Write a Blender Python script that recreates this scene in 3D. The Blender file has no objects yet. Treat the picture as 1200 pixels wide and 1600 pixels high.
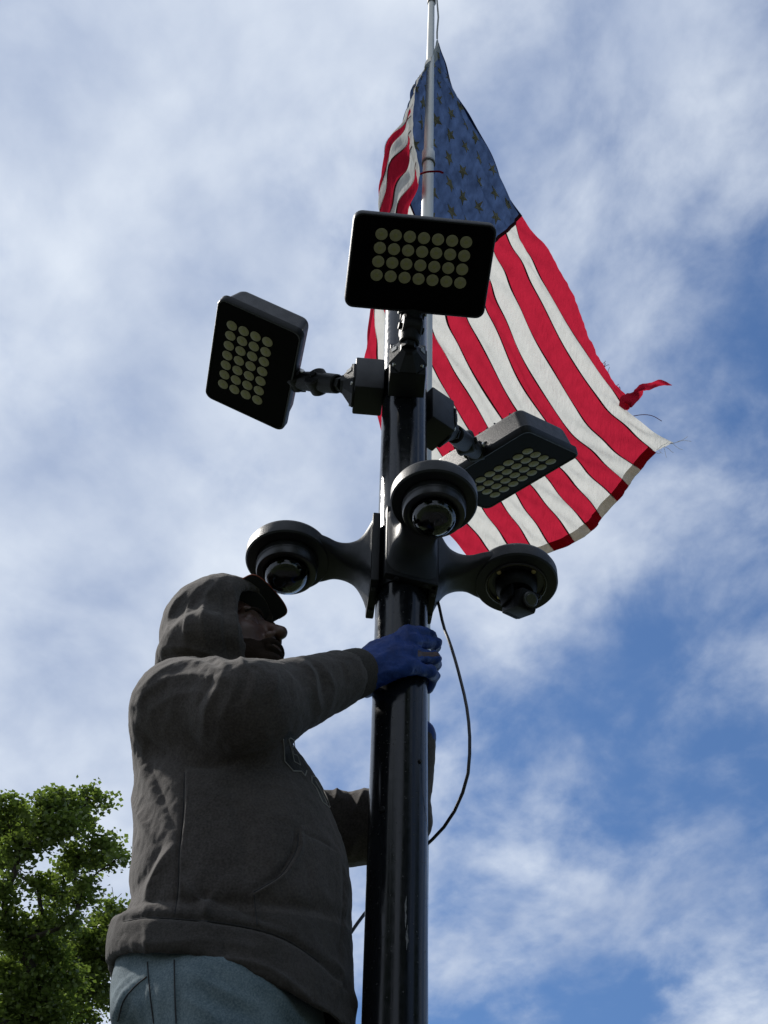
import bpy, bmesh, math, random
import numpy as np
from mathutils import Vector, Matrix, noise
from mathutils.bvhtree import BVHTree

random.seed(7)
rng = np.random.default_rng(7)
scene = bpy.context.scene
COL = scene.collection

# ------------------------------------------------------------------ camera
FPX = 2400.0
PITCH = math.radians(48.8)
ROLL = math.radians(1.7)
CAM = np.array([0.0, 0.0, 1.6])
_F = np.array([0, math.cos(PITCH), math.sin(PITCH)])
_R0 = np.array([1.0, 0, 0]); _U0 = np.array([0, -math.sin(PITCH), math.cos(PITCH)])
_R = _R0 * math.cos(ROLL) + _U0 * math.sin(ROLL)
_U = _U0 * math.cos(ROLL) - _R0 * math.sin(ROLL)
cam_data = bpy.data.cameras.new('camera')
cam = bpy.data.objects.new('camera', cam_data); COL.objects.link(cam)
cam_data.sensor_fit = 'VERTICAL'; cam_data.sensor_height = 24.0; cam_data.lens = FPX / 1600 * 24.0
cam_data.clip_start = 0.05; cam_data.clip_end = 3000
mw = Matrix.Identity(4)
for i in range(3):
    mw[i][0] = _R[i]; mw[i][1] = _U[i]; mw[i][2] = -_F[i]; mw[i][3] = CAM[i]
cam.matrix_world = mw
scene.camera = cam

# ------------------------------------------------------------------ sky, sun, exposure
SUN_EL = math.radians(50); SUN_AZ = math.radians(-62)     # azimuth from +Y (away from camera), clockwise
scene.render.engine = 'CYCLES'
scene.view_settings.view_transform = 'Standard'; scene.view_settings.look = 'None'
scene.view_settings.gamma = 1.0; scene.view_settings.use_curve_mapping = False
scene.view_settings.exposure = 0.28
scene.cycles.max_bounces = 8; scene.cycles.transparent_max_bounces = 16
world = bpy.data.worlds.new('World'); scene.world = world; world.use_nodes = True
def build_sky():
    nt = world.node_tree; nt.nodes.clear(); N = nt.nodes.new; L = nt.links.new
    out = N('ShaderNodeOutputWorld'); bg = N('ShaderNodeBackground'); bg.inputs['Strength'].default_value = 0.125
    sky = N('ShaderNodeTexSky'); sky.sky_type = 'NISHITA'; sky.sun_disc = False
    sky.sun_elevation = SUN_EL; sky.sun_rotation = SUN_AZ
    sky.air_density = 1.15; sky.dust_density = 0.3; sky.ozone_density = 3.5
    tc = N('ShaderNodeTexCoord'); sep = N('ShaderNodeSeparateXYZ'); L(tc.outputs['Generated'], sep.inputs[0])
    def M(op, a, b=None, c=None, clamp=False):
        n = N('ShaderNodeMath'); n.operation = op; n.use_clamp = clamp
        for i, v in enumerate((a, b, c)):
            if v is None: continue
            if isinstance(v, (int, float)): n.inputs[i].default_value = v
            else: L(v, n.inputs[i])
        return n.outputs[0]
    zc = M('MAXIMUM', sep.outputs['Z'], 0.06)
    px = M('DIVIDE', sep.outputs['X'], zc); py = M('DIVIDE', sep.outputs['Y'], zc)
    cmb = N('ShaderNodeCombineXYZ'); L(px, cmb.inputs[0]); L(py, cmb.inputs[1]); cmb.inputs[2].default_value = 0.37
    def noi(scale, detail, rough, dist, off, sc=(1, 1, 1), rot=0):
        mp = N('ShaderNodeMapping'); mp.inputs['Location'].default_value = off; mp.inputs['Scale'].default_value = sc
        mp.inputs['Rotation'].default_value = (0, 0, rot)
        L(cmb.outputs[0], mp.inputs[0])
        n = N('ShaderNodeTexNoise'); n.inputs['Scale'].default_value = scale; n.inputs['Detail'].default_value = detail
        n.inputs['Roughness'].default_value = rough; n.inputs['Distortion'].default_value = dist
        L(mp.outputs[0], n.inputs['Vector']); return n.outputs['Fac']
    big = noi(2.6, 6, 0.52, 0.35, (3.1, 1.7, 0), (1, 1, 1), 0.6)
    mid = noi(8.5, 10, 0.57, 0.25, (0.4, 5.2, 0), (1, 0.72, 1), 0.9)
    fine = noi(30.0, 6, 0.55, 0.2, (2.2, 0.3, 0), (1, 0.85, 1), 0.8)
    # a bank of cloud lies to the left and overhead, thinning to the right and ahead
    grad = M('ADD', M('MULTIPLY', px, -1.15), M('MULTIPLY', M('SUBTRACT', 0.95, py), 0.42))
    grad = M('MINIMUM', M('MAXIMUM', grad, -0.28), 0.45)
    v = M('ADD', M('MULTIPLY', big, 0.95), M('MULTIPLY', mid, 0.72))
    v = M('ADD', v, M('MULTIPLY', fine, 0.19))
    v = M('ADD', v, M('MULTIPLY', grad, 0.72))
    ramp = N('ShaderNodeMapRange'); ramp.interpolation_type = 'SMOOTHSTEP'
    L(v, ramp.inputs['Value']); ramp.inputs['From Min'].default_value = 0.56; ramp.inputs['From Max'].default_value = 1.08
    cov = M('MULTIPLY', ramp.outputs[0], 0.92)
    # cloud brightness varies with its thickness (thick parts greyer)
    t2 = noi(5.5, 7, 0.52, 0.2, (7.4, 2.2, 0), (1, 0.8, 1), 0.5)
    shade = N('ShaderNodeMapRange'); L(t2, shade.inputs['Value'])
    shade.inputs['From Min'].default_value = 0.33; shade.inputs['From Max'].default_value = 0.63
    cr = N('ShaderNodeMix'); cr.data_type = 'RGBA'
    cr.inputs['A'].default_value = (2.75, 3.3, 4.45, 1); cr.inputs['B'].default_value = (5.2, 5.65, 6.3, 1)
    L(shade.outputs[0], cr.inputs['Factor'])
    mx = N('ShaderNodeMix'); mx.data_type = 'RGBA'
    L(cov, mx.inputs['Factor']); tint = N('ShaderNodeMix'); tint.data_type = 'RGBA'; tint.blend_type = 'MULTIPLY'; tint.inputs['Factor'].default_value = 1; tint.inputs['B'].default_value = (0.54, 0.655, 0.78, 1)
    L(sky.outputs[0], tint.inputs['A']); L(tint.outputs['Result'], mx.inputs['A']); L(cr.outputs['Result'], mx.inputs['B'])
    L(mx.outputs['Result'], bg.inputs['Color']); L(bg.outputs[0], out.inputs['Surface'])
build_sky()
sd = bpy.data.lights.new('sun', 'SUN'); sd.energy = 4.0; sd.angle = math.radians(3.0); sd.color = (1.0, 0.95, 0.88)
sun = bpy.data.objects.new('sun', sd); COL.objects.link(sun)
sdir = Vector((math.sin(SUN_AZ) * math.cos(SUN_EL), math.cos(SUN_AZ) * math.cos(SUN_EL), math.sin(SUN_EL)))
sun.rotation_euler = sdir.to_track_quat('Z', 'Y').to_euler(); sun.location = (-6, 6, 14)

# ------------------------------------------------------------------ geometry on the site: photo bearing -> point
def ray(x, y): return _F + _R * (x - 600) / FPX - _U * (y - 800) / FPX
def atY(x, y, Y): d = ray(x, y); return CAM + d * (Y / d[1])
def atZ(x, y, Z): d = ray(x, y); return CAM + d * ((Z - CAM[2]) / d[2])
def atD(x, y, D): return CAM + ray(x, y) * D
def proj(P):
    q = np.asarray(P) - CAM; d = q @ _F
    return 600 + FPX * (q @ _R) / d, 800 - FPX * (q @ _U) / d

# ------------------------------------------------------------------ object helpers
def prop(o, label=None, cat=None, group=None, kind=None):
    if label: o['label'] = label
    if cat: o['category'] = cat
    if group: o['group'] = group
    if kind: o['kind'] = kind
    return o
def empty(name, loc=(0, 0, 0), rot=None, **k):
    o = bpy.data.objects.new(name, None); COL.objects.link(o); o.location = loc
    o.empty_display_size = 0.1
    if rot is not None: o.rotation_euler = rot
    return prop(o, **k)
def root_loc(o):
    v = np.zeros(3)
    while o is not None: v = v + np.array(o.location); o = o.parent
    return v
def mesh(name, V, Fc, mat, parent=None, smooth=True, world_co=False, **k):
    """link a mesh; world_co: V in world coordinates, parents are pure translations"""
    V = np.asarray(V, dtype=float)
    if world_co and parent is not None: V = V - root_loc(parent)
    me = bpy.data.meshes.new(name)
    if isinstance(Fc, np.ndarray):
        n, c = Fc.shape
        me.vertices.add(len(V)); me.vertices.foreach_set('co', V.ravel())
        me.loops.add(n * c); me.loops.foreach_set('vertex_index', Fc.ravel().astype(np.int32))
        me.polygons.add(n); me.polygons.foreach_set('loop_start', np.arange(0, n * c, c, dtype=np.int32))
        me.update(calc_edges=True); me.validate()
    else:
        me.from_pydata(V.tolist(), [], [list(f) for f in Fc]); me.update()
    if smooth: me.polygons.foreach_set('use_smooth', [True] * len(me.polygons))
    if mat: me.materials.append(mat)
    o = bpy.data.objects.new(name, me); COL.objects.link(o)
    if parent is not None: o.parent = parent
    return prop(o, **k)
def inst(src, parent=None, mtx=None, loc=None):
    o = src.copy(); COL.objects.link(o)
    if parent is not None: o.parent = parent
    if mtx is not None: o.matrix_local = mtx
    if loc is not None: o.location = loc
    return o
class MB:
    def __init__(s): s.V = []; s.F = []
    def add(s, V, F):
        b = len(s.V); s.V += [tuple(map(float, v)) for v in V]; s.F += [tuple(i + b for i in f) for f in F]; return s
    def box(s, c, d, M=None, bev=0.0):
        bm = bmesh.new(); bmesh.ops.create_cube(bm, size=1)
        for v in bm.verts: v.co = Vector((v.co.x * d[0], v.co.y * d[1], v.co.z * d[2]))
        if bev > 0: bmesh.ops.bevel(bm, geom=list(bm.edges), offset=bev, segments=2, profile=0.6, affect='EDGES')
        bm.verts.index_update()
        V = [Vector(v.co) + Vector(c) for v in bm.verts]
        if M is not None: V = [M @ v for v in V]
        s.add(V, [[v.index for v in f.verts] for f in bm.faces]); bm.free(); return s
    def lathe(s, prof, n=48, M=None, cap0=False, cap1=False):
        V = []; F = []
        for r, z in prof:
            for i in range(n):
                a = 2 * math.pi * i / n; V.append(Vector((r * math.cos(a), r * math.sin(a), z)))
        for j in range(len(prof) - 1):
            for i in range(n):
                k = (i + 1) % n; F.append((j * n + i, j * n + k, (j + 1) * n + k, (j + 1) * n + i))
        if cap0: F.append(tuple(range(n))[::-1])
        if cap1: F.append(tuple(range((len(prof) - 1) * n, len(prof) * n)))
        if M is not None: V = [M @ v for v in V]
        return s.add(V, F)
    def cyl(s, p0, p1, r0, r1=None, n=24, bev=0.0):
        r1 = r0 if r1 is None else r1
        p0 = Vector(p0); p1 = Vector(p1); d = p1 - p0; L = d.length
        q = d.to_track_quat('Z', 'Y').to_matrix().to_4x4(); M = Matrix.Translation(p0) @ q
        if bev > 0: pr = [(r0 - bev, 0), (r0, bev), (r1, L - bev), (r1 - bev, L)]
        else: pr = [(r0, 0), (r1, L)]
        return s.lathe(pr, n, M, True, True)
    def tube(s, P, r, n=10, cap=True):
        P = [Vector(p) for p in P]; R = r if hasattr(r, '__len__') else [r] * len(P)
        V = []; F = []; up = None
        for i, p in enumerate(P):
            t = (P[min(i + 1, len(P) - 1)] - P[max(i - 1, 0)]).normalized()
            if up is None: up = t.orthogonal().normalized()
            up = (up - t * up.dot(t)).normalized(); b = t.cross(up)
            for k in range(n):
                a = 2 * math.pi * k / n; V.append(p + (up * math.cos(a) + b * math.sin(a)) * R[i])
        for i in range(len(P) - 1):
            for k in range(n):
                m = (k + 1) % n; F.append((i * n + k, i * n + m, (i + 1) * n + m, (i + 1) * n + k))
        if cap: F.append(tuple(range(n))[::-1]); F.append(tuple(range((len(P) - 1) * n, len(P) * n)))
        return s.add(V, F)
    def loft(s, rings, cap=True):
        n = len(rings[0]); V = [p for r in rings for p in r]; F = []
        for j in range(len(rings) - 1):
            for i in range(n):
                k = (i + 1) % n; F.append((j * n + i, j * n + k, (j + 1) * n + k, (j + 1) * n + i))
        if cap: F.append(tuple(range(n))[::-1]); F.append(tuple(range((len(rings) - 1) * n, len(rings) * n)))
        return s.add(V, F)
    def obj(s, name, mat, parent=None, smooth=True, world_co=False, sharp=35, **k):
        o = mesh(name, s.V, s.F, mat, parent, smooth, world_co, **k)
        bm = bmesh.new(); bm.from_mesh(o.data); bmesh.ops.recalc_face_normals(bm, faces=bm.faces)
        if smooth:
            th = math.radians(sharp)
            for e in bm.edges:
                if len(e.link_faces) == 2 and e.calc_face_angle(0) > th: e.smooth = False
        bm.to_mesh(o.data); bm.free(); return o
def rrect(hx, hy, r, z, n=6, x0=0, y0=0):
    P = []
    for cx, cy, a0 in ((hx - r, hy - r, 0), (-hx + r, hy - r, 90), (-hx + r, -hy + r, 180), (hx - r, -hy + r, 270)):
        for i in range(n + 1):
            a = math.radians(a0 + 90 * i / n); P.append((x0 + cx + r * math.cos(a), y0 + cy + r * math.sin(a), z))
    return P
def spline(P, n):
    """Catmull-Rom through points, n samples"""
    P = np.asarray(P, float); m = len(P); seg = np.linalg.norm(np.diff(P, axis=0), axis=1)
    t = np.concatenate([[0], np.cumsum(seg)]); s = np.linspace(0, t[-1], n)
    return hermite(t, P, s)
def hermite(t, P, s):
    t = np.asarray(t, float); P = np.asarray(P, float); s = np.asarray(s, float)
    D = np.zeros_like(P); h = np.diff(t)
    sl = (P[1:] - P[:-1]) / h.reshape((-1,) + (1,) * (P.ndim - 1))
    D[0] = sl[0]; D[-1] = sl[-1]
    if len(t) > 2:
        hh = h.reshape((-1,) + (1,) * (P.ndim - 1))
        D[1:-1] = (sl[:-1] * hh[1:] + sl[1:] * hh[:-1]) / (hh[1:] + hh[:-1])
    i = np.clip(np.searchsorted(t, s, side='right') - 1, 0, len(t) - 2)
    H = h[i]; x = (s - t[i]) / H
    sh = (-1,) + (1,) * (P.ndim - 1); x = x.reshape(sh); H = H.reshape(sh)
    return ((2*x**3 - 3*x**2 + 1) * P[i] + (x**3 - 2*x**2 + x) * H * D[i] + (-2*x**3 + 3*x**2) * P[i+1] + (x**3 - x**2) * H * D[i+1])

# ------------------------------------------------------------------ signed-distance modelling (numpy) -> one continuous mesh
def smin(a, b, k):
    h = np.clip(0.5 + 0.5 * (b - a) / k, 0, 1); return b * (1 - h) + a * h - k * h * (1 - h)
def smax(a, b, k): return -smin(-a, -b, k)
def s_cone(P, a, b, ra, rb):
    a = np.asarray(a, np.float32); b = np.asarray(b, np.float32); ab = b - a; L2 = float(ab @ ab)
    t = np.clip(((P - a) @ ab) / L2, 0, 1); q = P - a - t[..., None] * ab
    return np.sqrt((q * q).sum(-1)) - (ra + (rb - ra) * t)
def s_ell(P, c, r, Rm=None):
    q = P - np.asarray(c, np.float32)
    if Rm is not None: q = q @ np.asarray(Rm, np.float32)      # columns are the local axes
    r = np.asarray(r, np.float32); k0 = np.sqrt(((q / r) ** 2).sum(-1)); k1 = np.sqrt(((q / r / r) ** 2).sum(-1)) + 1e-6
    return k0 * (k0 - 1) / k1
def s_box(P, c, hd, rad, Rm=None):
    q = P - np.asarray(c, np.float32)
    if Rm is not None: q = q @ np.asarray(Rm, np.float32)
    d = np.abs(q) - (np.asarray(hd, np.float32) - rad)
    return np.sqrt((np.maximum(d, 0) ** 2).sum(-1)) + np.minimum(d.max(-1), 0) - rad
def surface(fn, lo, hi, h):
    lo = np.asarray(lo, float); hi = np.asarray(hi, float); n = np.ceil((hi - lo) / h).astype(int) + 1
    ax = [(lo[i] + h * np.arange(n[i])).astype(np.float32) for i in range(3)]
    D = np.empty(tuple(n), np.float32); step = max(1, int(400000 / (n[1] * n[2])))
    for i in range(0, n[0], step):
        X, Y, Z = np.meshgrid(ax[0][i:i+step], ax[1], ax[2], indexing='ij')
        D[i:i+step] = fn(np.stack([X, Y, Z], -1))
    S = D < 0
    c = [S[dx:n[0]-1+dx, dy:n[1]-1+dy, dz:n[2]-1+dz] for dx in (0, 1) for dy in (0, 1) for dz in (0, 1)]
    allm = np.logical_and.reduce(c); anym = np.logical_or.reduce(c); act = anym & ~allm
    idx = -np.ones(act.shape, np.int64); cells = np.argwhere(act); idx[act] = np.arange(len(cells))
    acc = np.zeros((len(cells), 3)); cnt = np.zeros(len(cells))
    corners = [(dx, dy, dz) for dx in (0, 1) for dy in (0, 1) for dz in (0, 1)]
    for a in corners:
        for ax_ in range(3):
            if a[ax_] == 1: continue
            b = list(a); b[ax_] = 1
            va = D[cells[:, 0] + a[0], cells[:, 1] + a[1], cells[:, 2] + a[2]]
            vb = D[cells[:, 0] + b[0], cells[:, 1] + b[1], cells[:, 2] + b[2]]
            m = (va < 0) != (vb < 0); t = np.where(m, va / np.where(m, va - vb, 1), 0)
            p = np.tile(np.array(a, float), (len(cells), 1)); p[:, ax_] += t
            acc[m] += p[m]; cnt[m] += 1
    V = lo + h * (cells + acc / np.maximum(cnt, 1)[:, None])
    quads = []
    for ax_ in range(3):
        sl0 = [slice(None)] * 3; sl1 = [slice(None)] * 3; sl0[ax_] = slice(0, -1); sl1[ax_] = slice(1, None)
        a = S[tuple(sl0)]; b = S[tuple(sl1)]; e = np.argwhere(a != b)
        u, w = [(1, 2), (2, 0), (0, 1)][ax_]
        e = e[(e[:, u] > 0) & (e[:, w] > 0) & (e[:, u] < n[u]-1) & (e[:, w] < n[w]-1)]
        def cid(du, dw):
            k = e.copy(); k[:, u] += du; k[:, w] += dw; return idx[k[:, 0], k[:, 1], k[:, 2]]
        q = np.stack([cid(-1, -1), cid(0, -1), cid(0, 0), cid(-1, 0)], 1)
        flip = ~a[e[:, 0], e[:, 1], e[:, 2]]; q[flip] = q[flip][:, ::-1]; quads.append(q)
    Q = np.concatenate(quads); Q = Q[(Q >= 0).all(1)]
    return V, Q
def relax(V, Q, it=2, lam=0.5):
    for _ in range(it):
        A = np.zeros_like(V); c = np.zeros(len(V))
        for i in range(4):
            j = (i + 1) % 4
            np.add.at(A, Q[:, i], V[Q[:, j]]); np.add.at(c, Q[:, i], 1)
            np.add.at(A, Q[:, j], V[Q[:, i]]); np.add.at(c, Q[:, j], 1)
        V = V * (1 - lam) + lam * A / np.maximum(c, 1)[:, None]
    return V
def vnormals(V, Q):
    fn = np.cross(V[Q[:, 2]] - V[Q[:, 0]], V[Q[:, 3]] - V[Q[:, 1]]); N = np.zeros_like(V)
    for i in range(4): np.add.at(N, Q[:, i], fn)
    return N / (np.linalg.norm(N, axis=1)[:, None] + 1e-12)
def seg_dist(x, y, pl):
    pl = np.asarray(pl, float); best = np.full(len(x), 1e9); along = np.zeros(len(x)); sgn = np.zeros(len(x)); tot = 0; 
    Ls = np.linalg.norm(np.diff(pl, axis=0), axis=1)
    for i in range(len(pl) - 1):
        a, b = pl[i], pl[i+1]; d = b - a; L = Ls[i]
        t = np.clip(((x - a[0]) * d[0] + (y - a[1]) * d[1]) / (L * L), 0, 1)
        ex = x - a[0] - t * d[0]; ey = y - a[1] - t * d[1]; r = np.hypot(ex, ey)
        m = r < best; best[m] = r[m]; along[m] = (tot + t[m] * L); sgn[m] = np.sign(d[0] * ey[m] - d[1] * ex[m]); tot += L
    return best, along / tot, sgn
def subdiv(V, Q):
    n = len(V); E = np.sort(np.concatenate([Q[:, [i, (i + 1) % 4]] for i in range(4)]), axis=1)
    key = E[:, 0] * n + E[:, 1]; uq, inv = np.unique(key, return_inverse=True)
    mid = (V[uq // n] + V[uq % n]) / 2; fc = V[Q].mean(1); m = len(Q); inv = inv.reshape(4, m)
    e = [n + inv[i] for i in range(4)]; c = n + len(uq) + np.arange(m)
    Q2 = np.concatenate([np.stack([Q[:, i], e[i], c, e[(i + 3) % 4]], 1) for i in range(4)])
    return relax(np.concatenate([V, mid, fc]), Q2, 1, .5), Q2
def folds(V, Q, specs, side=0.0):
    """specs: (polyline in photo bearings, width px, height m[, asym]) raised as cloth ridges / sunk as creases"""
    N = vnormals(V, Q); P = proj(V); view = CAM - V; view /= np.linalg.norm(view, axis=1)[:, None]
    front = np.clip(((N * view).sum(1) + 0.25) * 3, 0, 1); off = np.zeros(len(V))
    for sp in specs:
        pl, w, hgt = sp[:3]; pl = spline(pl, 24) if len(pl) > 2 else np.asarray(pl, float)
        r, t, sg = seg_dist(P[0], P[1], pl); taper = np.sin(np.pi * np.clip(t * 0.86 + 0.07, 0, 1)) ** 0.6
        ww = w * np.where(sg > 0, sp[3], 1.0) if len(sp) > 3 else w
        off += 1.1 * hgt * taper * np.exp(-(r / ww) ** 1.45)
    return V + N * (off * front)[:, None]
def crumple(V, Q, amp, scale, seed=0, stretch=(1, 1, 1)):
    N = vnormals(V, Q); k = np.empty(len(V)); sx, sy, sz = stretch
    for i, (x, y, z) in enumerate(V.tolist()):
        k[i] = noise.fractal((x * scale * sx + seed, y * scale * sy, z * scale * sz), 0.9, 2.1, 3)
    return V + N * (k * amp)[:, None]

# ------------------------------------------------------------------ materials
def new_mat(name):
    m = bpy.data.materials.new(name); m.use_nodes = True; nt = m.node_tree
    return m, nt, nt.nodes['Principled BSDF'], nt.nodes['Material Output']
def plain(name, col, rough=0.5, metal=0.0, spec=0.5, var=0.0, scale=30, bump=0.0, bscale=200, coat=0.0, col2=None, detail=6, stretch=None, rvar=0.0):
    m, nt, b, out = new_mat(name); N = nt.nodes.new; L = nt.links.new
    b.inputs['Roughness'].default_value = rough; b.inputs['Metallic'].default_value = metal
    b.inputs['Specular IOR Level'].default_value = spec; b.inputs['Coat Weight'].default_value = coat
    b.inputs['Base Color'].default_value = (*col, 1)
    tc = N('ShaderNodeTexCoord'); src = tc.outputs['Object']
    if stretch:
        mp = N('ShaderNodeMapping'); mp.inputs['Scale'].default_value = stretch; L(src, mp.inputs[0]); src = mp.outputs[0]
    if var > 0 or col2:
        n = N('ShaderNodeTexNoise'); n.inputs['Scale'].default_value = scale; n.inputs['Detail'].default_value = detail; L(src, n.inputs['Vector'])
        mx = N('ShaderNodeMix'); mx.data_type = 'RGBA'
        c2 = col2 if col2 else tuple(c * (1 + var) for c in col); c1 = col if col2 else tuple(c * (1 - var) for c in col)
        mx.inputs['A'].default_value = (*c1, 1); mx.inputs['B'].default_value = (*c2, 1)
        mr = N('ShaderNodeMapRange'); mr.inputs['From Min'].default_value = 0.35; mr.inputs['From Max'].default_value = 0.65
        L(n.outputs['Fac'], mr.inputs[0]); L(mr.outputs[0], mx.inputs['Factor']); L(mx.outputs['Result'], b.inputs['Base Color'])
        if rvar > 0:
            r2 = N('ShaderNodeMapRange'); r2.inputs['From Min'].default_value = 0.3; r2.inputs['From Max'].default_value = 0.7
            r2.inputs['To Min'].default_value = max(0.02, rough - rvar); r2.inputs['To Max'].default_value = rough + rvar
            L(n.outputs['Fac'], r2.inputs[0]); L(r2.outputs[0], b.inputs['Roughness'])
    if bump > 0:
        n2 = N('ShaderNodeTexNoise'); n2.inputs['Scale'].default_value = bscale; n2.inputs['Detail'].default_value = 4; L(src, n2.inputs['Vector'])
        bp = N('ShaderNodeBump'); bp.inputs['Strength'].default_value = bump; bp.inputs['Distance'].default_value = 0.002
        L(n2.outputs['Fac'], bp.inputs['Height']); L(bp.outputs[0], b.inputs['Normal'])
    return m
def cloth(name, c1, c2, weave=900, bump=0.5, sheen=0.2, patch=9, rib=False):
    m, nt, b, out = new_mat(name); N = nt.nodes.new; L = nt.links.new
    b.inputs['Roughness'].default_value = 0.92; b.inputs['Specular IOR Level'].default_value = 0.15
    b.inputs['Sheen Weight'].default_value = sheen; b.inputs['Sheen Roughness'].default_value = 0.5
    tc = N('ShaderNodeTexCoord')
    n = N('ShaderNodeTexNoise'); n.inputs['Scale'].default_value = patch; n.inputs['Detail'].default_value = 5; L(tc.outputs['Object'], n.inputs['Vector'])
    n1 = N('ShaderNodeTexNoise'); n1.inputs['Scale'].default_value = weave * 0.5; n1.inputs['Detail'].default_value = 3; L(tc.outputs['Object'], n1.inputs['Vector'])
    ad = N('ShaderNodeMath'); ad.operation = 'MULTIPLY_ADD'; ad.inputs[1].default_value = 0.7; L(n1.outputs['Fac'], ad.inputs[0])
    sc = N('ShaderNodeMath'); sc.operation = 'MULTIPLY'; sc.inputs[1].default_value = 0.5; L(n.outputs['Fac'], sc.inputs[0]); L(sc.outputs[0], ad.inputs[2])
    mr = N('ShaderNodeMapRange'); mr.inputs['From Min'].default_value = 0.42; mr.inputs['From Max'].default_value = 0.78; L(ad.outputs[0], mr.inputs[0])
    mx = N('ShaderNodeMix'); mx.data_type = 'RGBA'; mx.inputs['A'].default_value = (*c1, 1); mx.inputs['B'].default_value = (*c2, 1)
    L(mr.outputs[0], mx.inputs['Factor']); L(mx.outputs['Result'], b.inputs['Base Color'])
    wv = N('ShaderNodeTexNoise'); wv.inputs['Scale'].default_value = weave; wv.inputs['Detail'].default_value = 2; L(tc.outputs['Object'], wv.inputs['Vector'])
    bp = N('ShaderNodeBump'); bp.inputs['Strength'].default_value = bump; bp.inputs['Distance'].default_value = 0.0015
    L(wv.outputs['Fac'], bp.inputs['Height']); L(bp.outputs[0], b.inputs['Normal'])
    return m
def flagcloth(name, col, trans=0.5, var=0.08, opaque=False):
    m, nt, b, out = new_mat(name); N = nt.nodes.new; L = nt.links.new
    nt.nodes.remove(b)
    tc = N('ShaderNodeTexCoord'); n = N('ShaderNodeTexNoise'); n.inputs['Scale'].default_value = 5; n.inputs['Detail'].default_value = 8
    mq = N('ShaderNodeMapping'); mq.inputs['Scale'].default_value = (3.5, 3.5, .7); L(tc.outputs['Object'], mq.inputs[0]); L(mq.outputs[0], n.inputs['Vector'])  # stretched tone streaks, painting in wrinkle shading as well as fading
    mx = N('ShaderNodeMix'); mx.data_type = 'RGBA'; mx.inputs['A'].default_value = (*[c * (1 - var) for c in col], 1); mx.inputs['B'].default_value = (*[min(1, c * (1 + var)) for c in col], 1)
    mr = N('ShaderNodeMapRange'); mr.inputs['From Min'].default_value = .3; mr.inputs['From Max'].default_value = .7; L(n.outputs['Fac'], mr.inputs[0]); L(mr.outputs[0], mx.inputs['Factor'])
    n2 = N('ShaderNodeTexNoise'); n2.inputs['Scale'].default_value = 60; n2.inputs['Detail'].default_value = 5
    mp = N('ShaderNodeMapping'); mp.inputs['Scale'].default_value = (1, .3, .3); L(tc.outputs['Object'], mp.inputs[0]); L(mp.outputs[0], n2.inputs['Vector'])
    bp = N('ShaderNodeBump'); bp.inputs['Strength'].default_value = 0.7; bp.inputs['Distance'].default_value = 0.012; L(n2.outputs['Fac'], bp.inputs['Height'])
    d = N('ShaderNodeBsdfDiffuse'); t = N('ShaderNodeBsdfTranslucent'); ms = N('ShaderNodeMixShader'); ms.inputs[0].default_value = trans
    for s in (d, t): L(mx.outputs['Result'], s.inputs['Color']); L(bp.outputs[0], s.inputs['Normal'])
    L(d.outputs[0], ms.inputs[1]); L(t.outputs[0], ms.inputs[2]); L(ms.outputs[0], out.inputs['Surface'])
    return m
def glossy_pole():
    m, nt, b, out = new_mat('black_gloss_paint'); N = nt.nodes.new; L = nt.links.new
    tc = N('ShaderNodeTexCoord')
    n = N('ShaderNodeTexNoise'); n.inputs['Scale'].default_value = 70; n.inputs['Detail'].default_value = 10; L(tc.outputs['Object'], n.inputs['Vector'])
    v = N('ShaderNodeTexVoronoi'); v.inputs['Scale'].default_value = 85; L(tc.outputs['Object'], v.inputs['Vector'])
    sp = N('ShaderNodeMath'); sp.operation = 'LESS_THAN'; sp.inputs[1].default_value = 0.13; L(v.outputs['Distance'], sp.inputs[0])
    mx = N('ShaderNodeMix'); mx.data_type = 'RGBA'; mx.inputs['A'].default_value = (0.006, 0.007, 0.009, 1); mx.inputs['B'].default_value = (0.02, 0.019, 0.018, 1)
    L(sp.outputs[0], mx.inputs['Factor']); L(mx.outputs['Result'], b.inputs['Base Color']); b.inputs['Specular IOR Level'].default_value = 0.36
    mr = N('ShaderNodeMapRange'); mr.inputs['From Min'].default_value = .35; mr.inputs['From Max'].default_value = .7; mr.inputs['To Min'].default_value = 0.13; mr.inputs['To Max'].default_value = 0.24
    L(n.outputs['Fac'], mr.inputs[0]); ad = N('ShaderNodeMath'); ad.operation = 'MULTIPLY_ADD'; ad.inputs[1].default_value = 0.4
    L(sp.outputs[0], ad.inputs[0]); L(mr.outputs[0], ad.inputs[2]); L(ad.outputs[0], b.inputs['Roughness'])
    mp = N('ShaderNodeMapping'); mp.inputs['Scale'].default_value = (1, 1, .12); L(tc.outputs['Object'], mp.inputs[0])
    n3 = N('ShaderNodeTexNoise'); n3.inputs['Scale'].default_value = 26; n3.inputs['Detail'].default_value = 3; L(mp.outputs[0], n3.inputs['Vector'])
    bp = N('ShaderNodeBump'); bp.inputs['Strength'].default_value = 0.07; bp.inputs['Distance'].default_value = 0.002; L(n3.outputs['Fac'], bp.inputs['Height'])
    L(bp.outputs[0], b.inputs['Normal'])
    return m
def glass_mat(name, tint=(0.9, 0.92, 0.95), rough=0.02):
    m, nt, b, out = new_mat(name); b.inputs['Base Color'].default_value = (*tint, 1); b.inputs['Transmission Weight'].default_value = 1
    b.inputs['Roughness'].default_value = rough; b.inputs['IOR'].default_value = 1.45; return m
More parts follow.
